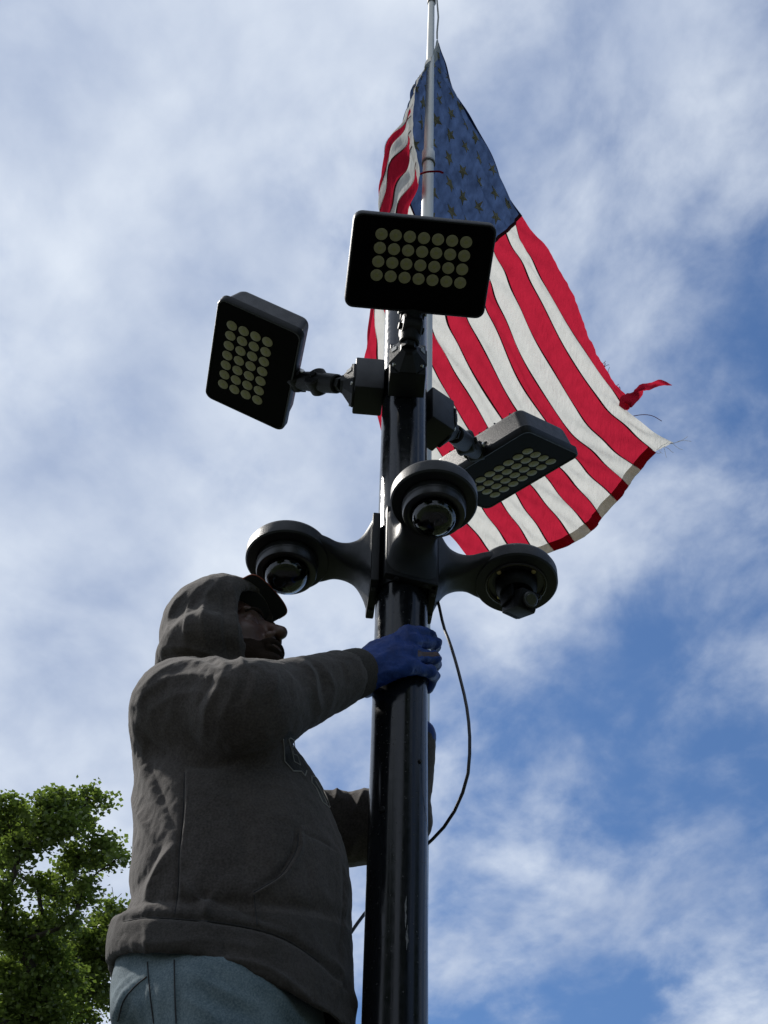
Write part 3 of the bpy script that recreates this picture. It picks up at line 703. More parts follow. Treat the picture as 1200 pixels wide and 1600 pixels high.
def Smap(u, v):
    """flag surface: u along the fly, v down the hoist (arrays, same length)"""
    u = np.atleast_1d(u).astype(float); v = np.atleast_1d(v).astype(float)
    A = hermite(KVn, G, v)                       # (n, nu, 3)
    out = np.empty((len(u), 3)); 
    h = np.diff(UCn); D = np.zeros_like(A); sl = (A[:, 1:] - A[:, :-1]) / h[None, :, None]
    D[:, 0] = sl[:, 0]; D[:, -1] = sl[:, -1]; D[:, 1:-1] = (sl[:, :-1] + sl[:, 1:]) / 2
    i = np.clip((u / .1).astype(int), 0, len(UCn) - 2); r = np.arange(len(u)); x = ((u - UCn[i]) / .1)[:, None]; H = .1
    return (2*x**3 - 3*x**2 + 1) * A[r, i] + (x**3 - 2*x**2 + x) * H * D[r, i] + (-2*x**3 + 3*x**2) * A[r, i+1] + (x**3 - x**2) * H * D[r, i+1]
def Sfull(u, v, off=0.0):
    u = np.atleast_1d(u).astype(float); v = np.atleast_1d(v).astype(float)
    e = 4e-3; P = Smap(u, v); Pu = Smap(np.clip(u + e, 0, 1), v) - Smap(np.clip(u - e, 0, 1), v); Pv = Smap(u, np.clip(v + e, 0, 1)) - Smap(u, np.clip(v - e, 0, 1))
    n = np.cross(Pu, Pv); n /= (np.linalg.norm(n, axis=1)[:, None] + 1e-9)
    vd = CAM - P; s = np.sign((n * vd).sum(1)); s = np.where(u > .22, s, 1 * s)
    w = .020 * np.sin(18 * v + 5 * u + 1.2 * np.sin(7 * u)) * np.clip(1.2 - u, .2, 1) + .010 * np.sin(46 * v - 11 * u + 2 * np.sin(9 * u + 3 * v)) + .008 * np.sin(90 * (v + .35 * u) + 3 * np.sin(14 * u)) + .0045 * np.sin(170 * (v - .2 * u) + 4 * np.sin(23 * v))
    w += .016 * np.clip((u - .8) * 5, 0, 1) * np.sin(26 * v + 2)
    w += .005 * np.clip((.35 - u) * 4, 0, 1) * np.sin(75 * v + 9 * u)
    w *= np.clip(u * 5 + .15, .15, 1)
    w += .0045 * np.sin(130 * v + 60 * u + 3 * np.sin(20 * v)) * np.clip(u * 8, 0, 1) * np.clip((.45 - u) * 8, 0, 1)
    w += .016 * np.sin(60 * u + 16 * v + 2 * np.sin(12 * v)) * np.clip(u * 8, 0, 1) * np.clip((.34 - u) * 8, 0, 1) * np.clip((v - .45) * 5, 0, 1)
    return P + n * (w[:, None]) + n * (off * s)[:, None]
FLAG0 = Smap([0.0], [0.0])[0]
def patch(name, mat, parent, u0, u1, v0, v1, nu, nv, off=0.0, vfun=None, **k):
    u = np.linspace(u0, u1, nu + 1); s = np.linspace(0, 1, nv + 1); U, Sg = np.meshgrid(u, s, indexing='ij')
    if vfun: V0 = vfun(U); V = V0 + (v1 - V0) * Sg
    else: V = v0 + (v1 - v0) * Sg
    P = Sfull(U.ravel(), V.ravel(), off); n1 = nv + 1; F = []
    for i in range(nu):
        for j in range(nv): F.append((i*n1+j, (i+1)*n1+j, (i+1)*n1+j+1, i*n1+j+1))
    return mesh(name, P, np.array(F), mat, parent, True, True, **k)
def flag():
    t = empty('flag', tuple(FLAG0), label='worn stars and stripes flag streaming from the flagpole, its top stripe torn', cat='flag')
    UN = .4
    patch('canton', M_blue, t, 0.012, UN, 0, 7/13, 90, 60)
    fr = random.Random(3); knots = [fr.uniform(-1, 1) for _ in range(60)]
    def fray(U):
        x = U; base = np.interp(x, [.4, .55, .66, .74, .80, .86, .872], [0, .004, .012, .030, .036, .030, .06])
        jag = np.interp(x, np.linspace(.4, .9, 60), knots) * np.interp(x, [.4, .5, .7, .9], [.0005, .0015, .003, .005])
        return np.clip(base + jag, 0, .074)
    for i in range(13):
        u0 = UN if i < 7 else .012; mat = M_red if i % 2 == 0 else M_white; nu = int((1 - u0) * 150)
        if i == 0: patch('stripe', mat, t, u0, .872, 0, 1/13, 110, 6, vfun=fray, label='top red stripe, torn ragged along its outer edge')
        elif i == 1:
            patch('stripe', mat, t, u0, .992, i/13, (i+1)/13, nu, 6, label='upper white stripe, its fly end frayed')
        else: patch('stripe', mat, t, u0, .995, i/13, (i+1)/13, nu, 6)
        if i > 1: patch('fly_hem', M_hemr if i % 2 == 0 else M_hemw, t, .974, .9955, i/13, (i+1)/13, 4, 6, off=.004)
        if i > 0:
            w = .0023
            patch('seam', M_seam, t, (UN if i < 7 else .012), (.87 if i == 1 else .985), i/13 - w, i/13 + w, 120, 2, off=.003)
    patch('seam', M_seam, t, UN - .0035, UN + .0035, 0, 7/13, 2, 60, off=.0035)
    patch('edge_hem', M_hemr, t, .012, UN, 0, .006, 70, 1, off=.003) if False else patch('edge_hem', flagcloth('flag_hem_blue', (0.02, 0.03, 0.08), .2), t, .012, UN, 0, .007, 70, 1, off=.003)
    patch('heading', M_canvas, t, 0, .032, 0, 1, 4, 90, off=.002)
    st = 0
    for r in range(9):
        for c in range(6 if r % 2 == 0 else 5):
            uc = UN * ((2 * c + 1) if r % 2 == 0 else (2 * c + 2)) / 12.0; vc = (7/13) * (r + 1) / 10.0
            R = .0308 * .70; u = [uc]; v = [vc]; a0 = math.radians(180)
            for kk in range(10):
                a = a0 + kk * math.pi / 5; q = R if kk % 2 == 0 else R * .42
                u.append(uc + q * math.cos(a) / 1.62); v.append(vc + q * math.sin(a))
            P = Sfull(np.clip(u, .002, .999), np.clip(v, 0, 1), .005)
            P2 = Sfull(np.clip(u, .002, .999), np.clip(v, 0, 1), .0015)
            F = [(0, 1 + i, 1 + (i + 1) % 10) for i in range(10)] + [(1 + i, 12 + i, 12 + (i + 1) % 10, 1 + (i + 1) % 10) for i in range(10)]
            mesh('star', np.concatenate([P, P2]), F, M_star, t, False, True)
    # torn tail of the top stripe, curling out past the fly end
    e = [Sfull([.862], [.05])[0], atD(978, 628, 10.62), atD(994, 618, 10.6), atD(1003, 606, 10.6), atD(1015, 604, 10.6), atD(1030, 598, 10.63), atD(1050, 602, 10.66)]
    wd = [.055, .105, .085, .052, .045, .04, .004]; C = spline(e, 30); W = hermite(np.linspace(0, 1, 7), np.array(wd)[:, None], np.linspace(0, 1, 30))[:, 0]
    V = []; F = []; r_ = random.Random(5)
    for i in range(30):
        tdir = C[min(i+1, 29)] - C[max(i-1, 0)]; n = np.cross(tdir, C[i] - CAM); n /= np.linalg.norm(n); b = (C[i] - CAM) / np.linalg.norm(C[i] - CAM)
        for j in range(5):
            s = j / 4 - .5; V.append(C[i] + n * W[i] * (s + (r_.uniform(-.06, .06) if j in (0, 4) else 0)) + b * (.05 * math.sin(3 * s + i * .35)))
    for i in range(29):
        for j in range(4): F.append((i*5+j, (i+1)*5+j, (i+1)*5+j+1, i*5+j+1))
    mesh('torn_tail', V, F, M_red, t, True, True)
    # loose threads
    m = MB(); rr = random.Random(9)
    for k_ in range(9):
        v = rr.uniform(1.0, 2.0) / 13; p = Sfull([.99], [v])[0]; L = rr.uniform(.04, .16); q = [p]
        d = np.array([rr.uniform(.2, 1), rr.uniform(-.2, .6), rr.uniform(-.8, .3)])
        for s in range(4): d = d + np.array([rr.uniform(-.4, .4) for _ in range(3)]); q.append(q[-1] + d / np.linalg.norm(d) * L / 4)
        m.tube(q, .0014, 4)
    o = m.obj('loose_threads', M_white, t, world_co=True, kind='stuff')
    m = MB()
    for k_ in range(9):
        u = rr.uniform(.76, .87); p = Sfull([u], [float(fray(np.array([u]))[0])])[0]; L = rr.uniform(.02, .05); q = [p]; d = np.array([rr.uniform(.2, 1), 0, rr.uniform(.1, .9)])
        for s in range(3): d = d + np.array([rr.uniform(-.5, .5) for _ in range(3)]); q.append(q[-1] + d / np.linalg.norm(d) * L / 3)
        m.tube(q, .0018, 4)
    q = spline([atD(990, 650, 10.65), atD(1003, 648, 10.65), atD(1020, 650, 10.68), atD(1034, 658, 10.7)], 12); m.tube(q.tolist(), .0025, 4)
    m.obj('loose_red_threads', M_hemr, t, world_co=True, kind='stuff')
    # snap hooks on the hoist
    hk = MB(); p0 = Smap([0.0], [0.0])[0]; p1 = Smap([0.0], [1.0])[0]
    pz = p0[2]; ax = np.array([FP0 + fp_cx(pz), 4.5, pz]); top = np.array([FP0 + fp_cx(fp_H) + .035, 4.47, fp_H - .05])
    hk.tube([p0, p0 + (0, -.01, .08), (p0 + top) / 2 + (.01, 0, 0), top], .006, 8); hk.obj('snap_line', M_canvas, t, world_co=True)
    hk = MB(); hk.tube(spline([p1, p1 + (.03, -.03, -.03), p1 + (.10, -.02, .0), p1 + (.13, .02, .06)], 12).tolist(), .006, 8); hk.obj('hoist_ring', M_hemr, t, world_co=True)
FP0 = atY(668, 320, 4.5)[0] - .115
flag()

# ------------------------------------------------------------------ trees beyond
def tree(name, label, blobs, base, H, crown_c, crown_r, leafmat, nleaf, lsize, seed, extra=60, twigs=()):
    r = np.random.default_rng(seed); rr = random.Random(seed)
    t = empty(name, tuple(base), label=label, cat='tree', group='leafy trees at lower left')
    base = np.array(base, float); cc = np.array(crown_c, float); cr = np.array(crown_r, float)
    B = [(np.array(p), s) for p, s in blobs]
    for _ in range(extra):                                   # the rest of the crown, out of view
        for _try in range(50):
            d = r.normal(size=3); d /= np.linalg.norm(d); p = cc + d * cr * r.uniform(.35, .97)
            if p[2] < cc[2] - cr[2] * .75: continue
            x, y = proj(p); rad = .75
            px = rad * FPX / max(1, ((p - CAM) @ _F))
            if ((p - CAM) @ _F > 0 and x + px > -40 and x - px < 1240 and y - px < 1660 and y + px > -40): continue
            B.append((p, rad * r.uniform(.7, 1.25))); break
    # wood
    m = MB(); fork = base + (0, 0, H * .30)
    n = 14; P = [base + np.array([.15 * math.sin(i * .7), .1 * math.cos(i * .9), H * .62 * i / (n - 1)]) for i in range(n)]
    P[0] = base.copy(); m.tube(P, [.26 - .16 * i / (n - 1) for i in range(n)], 12); top = P
    m.obj('trunk', M_bark, t, world_co=True)
    m = MB(); pts = np.array([p for p, _ in B]); hub = base + (0, 0, H * .42); order = np.argsort(np.linalg.norm(pts - hub, axis=1))
    path = {}; child = {int(k): 0 for k in order}; par = {}
    for q_, k in enumerate(order):
        k = int(k); best = None; bc = 1e9
        for j in list(order[:q_]) + [-1]:
            j = int(j); a = pts[j] if j >= 0 else top[min(n - 1, 8 + (k % 6))]; c = np.linalg.norm(pts[k] - a) * (1.35 if j < 0 else 1.0) + (.12 * np.linalg.norm(a - hub) if j >= 0 else 0)
            if c < bc: bc = c; best = j
        par[k] = best; j = best
        while j >= 0: child[j] += 1; j = par[j]
    for k in par:
        j = par[k]; a = pts[j] if j >= 0 else top[min(n - 1, 8 + (k % 6))]; p = pts[k]; s_ = B[k][1]; L = np.linalg.norm(p - a)
        r0 = .012 + .007 * min(60, child[k]) ** .75; mid = a + (p - a) * .5 + np.array([rr.uniform(-.1, .1), rr.uniform(-.1, .1), -.06]) * L
        m.tube(spline([a, mid, p], 6).tolist(), [r0 * (1.1 - .35 * q / 5) for q in range(6)], 6)
        for _ in range(5):
            e = p + r.normal(size=3) * s_ * .6; f_ = rr.uniform(.4, .95); b_ = a + (p - a) * f_; m.tube([b_, (b_ + e) / 2 + r.normal(size=3) * .03, e], [.007, .005, .002], 4)
    for tw in twigs:
        tw = [pts[int(np.argmin(np.linalg.norm(pts - tw[0], axis=1)))]] + list(tw); m.tube(tw, [.012] + [.005] * (len(tw) - 1), 4)
    m.obj('branches', M_bark, t, world_co=True)
    # leaves gather in sprays inside every clump
    vis = np.array([s**2 for _, s in B]); vis[:len(blobs)] *= 3.4; cnt = (vis / vis.sum() * nleaf).astype(int); C = []
    for (p, s), c in zip(B, cnt):
        k = max(3, c // 16); d = r.normal(size=(k, 3)); d /= np.linalg.norm(d, axis=1)[:, None]
        sub = p + d * s * (r.uniform(.25, 1.0, size=(k, 1)) ** .6) * np.array([1, 1, .75])
        idx = r.integers(0, k, c); C.append(sub[idx] + r.normal(size=(c, 3)) * .085 * np.array([1.2, 1.2, .7]))
    C = np.concatenate(C); n = len(C)
    up = np.array([0, 0, 1.0]) + r.normal(size=(n, 3)) * .55; up /= np.linalg.norm(up, axis=1)[:, None]
    a = np.cross(up, r.normal(size=(n, 3))); a /= np.linalg.norm(a, axis=1)[:, None]; b = np.cross(up, a); S = lsize * r.uniform(.6, 1.3, size=(n, 1))
    V = np.stack([C - a * S * .5, C - b * S * .42 + a * S * .05 + up * S * .1, C + a * S * .55 - up * S * .12, C + b * S * .42 + a * S * .05 + up * S * .1], 1).reshape(-1, 3)
    F = np.arange(4 * n).reshape(-1, 4)
    o = mesh('crown', V, F, leafmat, t, False, True)
    at = o.data.attributes.new('leaf_tone', 'FLOAT', 'FACE'); at.data.foreach_set('value', np.clip(r.normal(.45, .28, n), 0, 1).astype(np.float32))
D1 = 22.0
def bl(lst, D, sc): 
    rr = random.Random(1); return [(atD(x, y, D + rr.uniform(-.6, .6)), s / FPX * D * sc) for x, y, s in lst]
vis1 = [(8, 1262, 26), (2, 1300, 30), (38, 1288, 28), (75, 1262, 24), (95, 1250, 22), (118, 1272, 20), (138, 1246, 16), (160, 1252, 12), (70, 1300, 30), (105, 1290, 22), (125, 1285, 18),
        (150, 1318, 18), (172, 1330, 18), (185, 1340, 12), (120, 1340, 24), (150, 1345, 18), (30, 1330, 26), (5, 1345, 22), (62, 1335, 16), (100, 1358, 18), (135, 1378, 16), (8, 1390, 26),
        (60, 1382, 20), (95, 1400, 26), (128, 1402, 18), (48, 1420, 18), (10, 1440, 30), (70, 1440, 22), (105, 1445, 18), (30, 1470, 34), (75, 1490, 34), (10, 1530, 40), (55, 1540, 40), (30, 1590, 44), (80, 1585, 40), (112, 1530, 24)]
tb = atD(-60, 1500, D1); tw = [[atD(12, 1440, 22), atD(38, 1385, 22), atD(60, 1340, 22), atD(92, 1300, 22)], [atD(20, 1425, 22), atD(28, 1370, 22), atD(33, 1345, 22)],
                               [atD(92, 1318, 22), atD(110, 1305, 22), atD(116, 1302, 22)]]
tree('maple_tree', 'open leafy maple at lower left with sky showing through its upper branches', bl([b for i, b in enumerate(vis1) if i not in (18, 25)], D1, .92), (tb[0] - 2.2, tb[1], 0), 15.0, (tb[0] - 2.3, tb[1] + .2, 11.0), (4.2, 4.2, 5.0), M_leafA, 125000, .074, 11, twigs=tw)
vis2 = [(180, 1430, 26), (205, 1440, 24), (160, 1452, 30), (195, 1470, 34), (135, 1470, 30), (150, 1500, 34), (185, 1510, 26), (110, 1500, 34), (140, 1540, 34), (100, 1550, 34), (160, 1560, 20), (60, 1560, 40), (115, 1590, 36), (20, 1580, 40), (240, 1480, 34), (290, 1470, 40), (240, 1430, 14), (300, 1520, 44), (350, 1540, 46), (75, 1470, 34), (40, 1500, 30)]
D2 = 25.0; tb2 = atD(110, 1640, D2); tw2 = [[atD(178, 1420, 25), atD(177, 1400, 25), atD(175, 1386, 25)], [atD(178, 1405, 25), atD(168, 1400, 25)], [atD(178, 1408, 25), atD(190, 1396, 25)]]
tree('shade_tree', 'darker dense tree behind the man’s hip with bare twigs sticking up', bl(vis2, D2, 1.0), (tb2[0] + .2, tb2[1], 0), 14.0, (tb2[0] + .4, tb2[1] + .6, 9.2), (3.6, 3.6, 4.6), M_leafB, 100000, .076, 12, twigs=tw2)
for pos, hgt, cen, sd_, lab in (((5.5, -8.0, 0), 13.5, 8.6, 31, 'unseen tree added behind the viewer to the right to darken reflections'), ((-5.5, -9.0, 0), 13.0, 8.2, 32, 'unseen tree added behind the viewer to the left to darken reflections'), ((12.5, -1.0, 0), 13.0, 8.4, 33, 'unseen tree added off to the right of the pole to darken reflections')):
    tree('added_unseen_tree', lab, [], pos, hgt, (pos[0], pos[1], cen), (4.4, 4.4, 4.8), M_leafB, 42000, .21, sd_, extra=80)  # unseen trees, added to shade the near side and darken the pole's reflections
#PERSON
# ------------------------------------------------------------------ the man on the stand
BY = 2.14
def xz(x, y, Y=BY): p = atY(x, y, Y); return p
ROWS = [(1010, 300, 400), (1035, 262, 425), (1070, 225, 448), (1120, 206, 476), (1165, 201, 497), (1200, 200, 512), (1240, 201, 522), (1285, 203, 538), (1330, 203, 546), (1380, 201, 551), (1425, 203, 551), (1440, 196, 551)]
HEMR = [(1452, 178, 551), (1480, 171, 551), (1515, 168, 552), (1560, 168, 554), (1620, 170, 556)]
def secs(rows, b, Ys=None):
    Z = []; C = []; A = []; Bv = []
    for i, (y, xl, xr) in enumerate(rows):
        yy = BY if Ys is None else Ys[i]; l = atY(xl, y, yy); r = atY(xr, y, yy); Z.append((l[2] + r[2]) / 2); C.append((l[0] + r[0]) / 2); A.append((r[0] - l[0]) / 2); Bv.append(b[i])
    Z = np.array(Z)[::-1]; T = np.stack([C, A, Bv], 1)[::-1]
    zz = np.linspace(Z[0], Z[-1], 120); return zz, hermite(Z, T, zz)
def droop(P):
    w = np.clip((3.25 - P[..., 2]) / .3, 0, 1); return w * w * (3 - 2 * w) * .50 * np.sqrt((P[..., 1] - BY) ** 2 + .03 ** 2) - w * .015
def tube_sec(P, tab, n=2.3, off=0.0):
    zz, T = tab; z = P[..., 2] + droop(P)
    c = np.interp(z, zz, T[:, 0]); a = np.interp(z, zz, T[:, 1]) - off; b = np.interp(z, zz, T[:, 2]) - off
    k = (np.abs((P[..., 0] - c) / a) ** n + np.abs((P[..., 1] - BY) / b) ** n) ** (1 / n)
    return ((k - 1) * np.minimum(a, b) * .9).astype(np.float32)
T_body = secs(ROWS, [.07, .10, .13, .16, .18, .19, .195, .2, .2, .197, .192, .186], [2.10, 2.02, 1.98, 1.98, 2.0, 2.02, 2.04, 2.06, 2.08, 2.1, 2.12, 2.13])
T_hem = secs(HEMR, [.186, .19, .188, .185, .183])
zt0 = T_body[0][0]; zh0 = atY(190, 1515, BY)[2]
SR = atY(290, 1112, 2.00); ER = atY(388, 1112, 1.915); WR = atY(562, 1050, 2.035)
SL = np.array([SR[0] + .05, 2.30, SR[2] - .03]); EL = atY(608, 1290, 2.27); WL = atY(654, 1150, 2.185)
CL = atY(634, 1285, 2.24)
yaw, pit = math.radians(-33), math.radians(11)
hf = np.array([math.cos(pit) * math.cos(yaw), math.cos(pit) * math.sin(yaw), math.sin(pit)])
hr = np.cross(hf, [0, 0, 1.0]); hr /= np.linalg.norm(hr); hu = np.cross(hr, hf)
HM = np.stack([hf, hr, hu], 1); HS = 1.04
nose = atY(442, 989, 2.075); HO = nose - HM @ (np.array([.128, 0, -.036]) * HS)
def hl(p): return HO + HM @ (np.asarray(p, float) * HS)
def hemcut(P):   # lower edge of the sweatshirt, dipping under the belly
    xx = P[..., 0]; x0 = atY(300, 1500, BY)[0]
    return zh0 - .004 - droop(P) - .075 * np.clip((xx - x0) / .2, 0, 1.4) ** 1.5
def f_hoodie(P):
    z = P[..., 2]
    body = tube_sec(P, T_body); body = smax(body, (zt0 - .005) - z - droop(P), .01)
    body = smax(body, z - T_body[0][-1], .05)
    hem = tube_sec(P, T_hem, 2.3, 0.0); hem = smax(hem, z + droop(P) - T_hem[0][-1], .012); hem = smax(hem, hemcut(P) - z, .008)
    d = smin(body, hem, .010)
    sh = s_ell(P, SR + (.01, .05, .0), (.095, .13, .085)); d = smin(d, sh, .05)
    sh = s_ell(P, SL + (.0, -.05, .0), (.085, .12, .085)); d = smin(d, sh, .05)
    arm = smin(s_cone(P, SR, ER, .097, .078), s_cone(P, ER, ER + (WR - ER) * .78, .076, .051), .04)
    arm = smin(arm, s_cone(P, ER + (WR - ER) * .70, WR, .047, .040), .012)
    d = smin(d, arm, .022)
    la = smin(s_cone(P, SL, EL, .085, .064), s_cone(P, EL, CL, .062, .045), .03); la = smin(la, s_cone(P, CL, WL, .040, .034), .02)
    d = smin(d, la, .02)
    # hood lying round the head
    hc = atY(338, 988, 2.13); out = s_ell(P, hc, (.100, .104, .112)); out = smin(out, s_ell(P, hl((-.002, 0, .045)), np.array([.114, .100, .103]), HM), .05)
    out = smin(out, s_ell(P, atY(330, 1040, 2.13), (.105, .125, .07)), .03)
    inn = s_ell(P, hl((.015, 0, .005)), (.122, .090, .128), HM)
    q = (P - np.asarray(hl((.083, 0, .0)), np.float32)) @ np.asarray(HM, np.float32)
    open_ = q[..., 0] * 1.0 - q[..., 2] * .10 - .012 * np.cos(q[..., 1] * 16)
    hood = smax(out, -inn, .010); hood = smax(hood, open_, .012)
    d = smin(d, hood, .018)
    d = smax(d, -inn, .006)
    # hollow at hem, cuffs
    cav = np.maximum(tube_sec(P, T_hem, 2.3, .016), z + droop(P) - (zh0 + .05)); d = np.maximum(d, -cav)
    u = (WR - ER) / np.linalg.norm(WR - ER); nr = np.sqrt(((P - WR.astype(np.float32)) ** 2).sum(-1)); d = np.where(nr < .085, np.maximum(d, ((P - np.asarray(WR, np.float32)) @ u.astype(np.float32)) - .004), d)
    u2 = (WL - CL) / np.linalg.norm(WL - CL); m = ((P - np.asarray(WL, np.float32)) @ u2.astype(np.float32)); near = np.sqrt(((P - WL.astype(np.float32)) ** 2).sum(-1))
    d = np.where(near < .09, np.maximum(d, m - .004), d)
    pole = np.sqrt((P[..., 0] - PX) ** 2 + (P[..., 1] - PY) ** 2) - (PR + .004)
    return np.maximum(d, -pole).astype(np.float32)
def cylp(th, rho, z): a = math.radians(th); return np.array([PX + rho * math.sin(a), PY - rho * math.cos(a), z])
def zY(x, y, Y): return atY(x, y, Y)[2]
def make_fingers():
    F = []
    # (mcp th,y) (pip th,y) (dip) (tip)
    specs = [([(8, .078, 990), (44, .076, 985), (72, .083, 990), (84, .098, 992)], .0115),
             ([(14, .077, 1003), (62, .071, 1002), (92, .066, 1012), (128, .062, 1018)], .0120),
             ([(14, .076, 1022), (60, .071, 1026), (92, .065, 1035), (128, .062, 1042)], .0116),
             ([(8, .074, 1042), (52, .068, 1048), (84, .063, 1055), (118, .061, 1060)], .0105)]
    for pts, r in specs:
        P = []
        for th, rho, y in pts:
            Y = PY - rho * math.cos(math.radians(th)); P.append(cylp(th, rho, zY(632, y, Y) if th < 90 else zY(632, y, PY)))
        F.append((P, r))
    return F
FNG = make_fingers()
WH = WR + (WR - ER) / np.linalg.norm(WR - ER) * .004
def f_hand(P, off=0.0):
    d = s_cone(P, WH - (WR - ER) * .10, WH + (.012, 0, .002), .030, .030)
    for i, (pts, r) in enumerate(FNG):
        d = smin(d, s_cone(P, WH + np.array([.006, 0, .012 - .010 * i]), pts[0], .024, r * 1.22), .014)
    d = smin(d, s_ell(P, cylp(-20, .079, zY(612, 1024, 2.02)), (.048, .020, .043)), .015)
    fin = None
    for pts, r in FNG:
        f = smin(s_cone(P, pts[0], pts[1], r * 1.22, r * 1.02), s_cone(P, pts[1], pts[2], r * 1.12, r * 1.0), .003)
        f = smin(f, s_cone(P, pts[2], pts[3], r * 1.0, r * .8), .003)
        f = smin(f, np.sqrt(((P - pts[1].astype(np.float32)) ** 2).sum(-1)) - r * 1.12, .004)
        fin = f if fin is None else smin(fin, f, .0028)
    d = smin(d, fin, .012)
    th = [WH + np.array([.004, .01, -.012]), cylp(-82, .070, WH[2] + .012), cylp(-112, .066, WH[2] + .034), cylp(-138, .063, WH[2] + .052)]
    t = smin(s_cone(P, th[0], th[1], .020, .0145), smin(s_cone(P, th[1], th[2], .0135, .012), s_cone(P, th[2], th[3], .012, .009), .004), .008)
    d = smin(d, t, .010)
    pole = np.sqrt((P[..., 0] - PX) ** 2 + (P[..., 1] - PY) ** 2) - (PR + .0012)
    return np.maximum(d + off, -(pole - off * .5)).astype(np.float32)
TEAR = [cylp(24, .088, zY(650, 1021, 2.02)), cylp(58, .086, zY(655, 1014, 2.05))]
def f_glove(P):
    d = f_hand(P); cut = s_cone(P, TEAR[0], TEAR[1], .0080, .0098)
    return np.maximum(d, -cut)
LF = []
for i, y in enumerate((1075, 1090, 1106, 1120)):
    zz = [zY(676, y + k, 2.1) for k in (10, 2, 0, 2)]
    LF.append(([cylp(172, .074, zz[0]), cylp(160, .068, zz[1]), cylp(148, .063, zz[2]), cylp(138, .0605, zz[3])], .0115 if i < 3 else .0102))
def f_lhand(P, off=0.0):
    w = WL; d = s_cone(P, w - (WL - CL) * .3, w, .028, .028)
    for pts, r in LF: d = smin(d, s_cone(P, w, pts[0], .026, r * 1.25), .012)
    fin = None
    for pts, r in LF:
        f = smin(s_cone(P, pts[0], pts[1], r * 1.1, r), smin(s_cone(P, pts[1], pts[2], r, r * .88), s_cone(P, pts[2], pts[3], r * .88, r * .72), .003), .003)
        fin = f if fin is None else smin(fin, f, .007)
    d = smin(d, fin, .012)
    t = smin(s_cone(P, w, cylp(185, .072, w[2] + .05), .020, .014), s_cone(P, cylp(185, .072, w[2] + .05), cylp(212, .065, w[2] + .085), .013, .010), .006); d = smin(d, t, .01)
    pole = np.sqrt((P[..., 0] - PX) ** 2 + (P[..., 1] - PY) ** 2) - (PR + .0012)
    return np.maximum(d + off, -(pole - off * .5)).astype(np.float32)
def toh(P): return ((P - HO.astype(np.float32)) @ HM.astype(np.float32)) / HS
def f_head(P):
    q = toh(P).astype(np.float32); s = q * np.array([1, 0, 1], np.float32); s[..., 1] = np.abs(q[..., 1])
    d = s_ell(q, (-.015, 0, .030), (.100, .077, .100)); d = smin(d, s_ell(q, (.040, 0, -.030), (.060, .060, .088)), .03)
    d = smin(d, s_ell(s, (.040, .018, -.085), (.052, .038, .034)), .025); d = smin(d, s_ell(q, (.098, 0, -.106), (.019, .026, .020)), .015)
    d = smin(d, s_ell(s, (.060, .038, -.030), (.032, .022, .022)), .02)                       # cheekbones
    d = smin(d, s_ell(s, (.082, .028, .020), (.016, .028, .009)), .010)                        # brows
    soc = s_ell(s, (.103, .032, .002), (.016, .018, .011)); d = smax(d, -soc, .010)
    d = smin(d, s_ell(s, (.0815, .032, .001), (.013, .0155, .0115)), .003)                      # eye bulge with lids
    d = smax(d, -s_ell(s, (.098, .032, .0005), (.006, .012, .0022)), .0015)                    # slit between the lids
    d = smin(d, s_cone(q, (.096, 0, .008), (.124, 0, -.032), .0085, .0125), .008); d = smin(d, s_ell(s, (.106, .0125, -.038), (.011, .0075, .008)), .005)
    d = smax(d, -s_ell(s, (.113, .0075, -.0465), (.006, .0035, .005)), .002)                   # nostrils
    d = smin(d, s_ell(q, (.105, 0, -.062), (.012, .022, .014)), .010)
    d = smin(d, s_ell(q, (.107, 0, -.0655), (.0085, .023, .0050)), .003); d = smin(d, s_ell(q, (.1065, 0, -.0765), (.0085, .020, .0060)), .003)
    d = smax(d, -s_ell(q, (.119, 0, -.0705), (.010, .027, .0012)), .0015)
    e = s_ell(s, (-.012, .080, -.008), (.018, .006, .031)); d = smin(d, e, .005)
    d = smin(d, s_cone(q, (-.02, 0, -.07), (-.06, 0, -.19), .060, .066), .03)
    return (d * HS).astype(np.float32)
def f_beard(P):
    q = toh(P).astype(np.float32); s = q * np.array([1, 0, 1], np.float32); s[..., 1] = np.abs(q[..., 1])
    d = f_head(P) / HS - .0028
    d += .0016 * np.sin(q[..., 0] * 900 + 2 * np.sin(q[..., 2] * 500)) * np.sin(q[..., 1] * 800 + 1) * np.sin(q[..., 2] * 750)
    top = q[..., 2] - (-.052 - .10 * np.clip(q[..., 0] - .03, 0, .05) + np.clip(.03 - q[..., 0], 0, .05) * 1.6)
    d = smax(d, top, .006); d = smax(d, (-.150) - q[..., 2], .01)
    d = smax(d, -s_ell(q, (.119, 0, -.0708), (.018, .018, .0040)), .004)
    mo = np.maximum(f_head(P) / HS - .0035, -s_ell(q, (.119, 0, -.0715), (.03, .022, .0035)))       # moustache band
    mo = np.maximum(mo, s_ell(q, (.103, 0, -.060), (.02, .030, .009))); d = np.minimum(d, mo)
    neck = q[..., 0] + .02; d = np.maximum(d, -neck)
    return (d * HS).astype(np.float32)
HIPROW = [(1490, 190, 470), (1520, 180, 492), (1560, 174, 500), (1600, 174, 506), (1660, 178, 512)]
T_jean = secs(HIPROW, [.150, .158, .165, .170, .172])
zj0 = T_jean[0][0]; cxj = T_jean[1][0, 0]
KN = [np.array([cxj + .02, BY + s * .10, 2.50]) for s in (-1, 1)]; AN = [np.array([cxj - .03, BY + s * .11, 2.13]) for s in (-1, 1)]
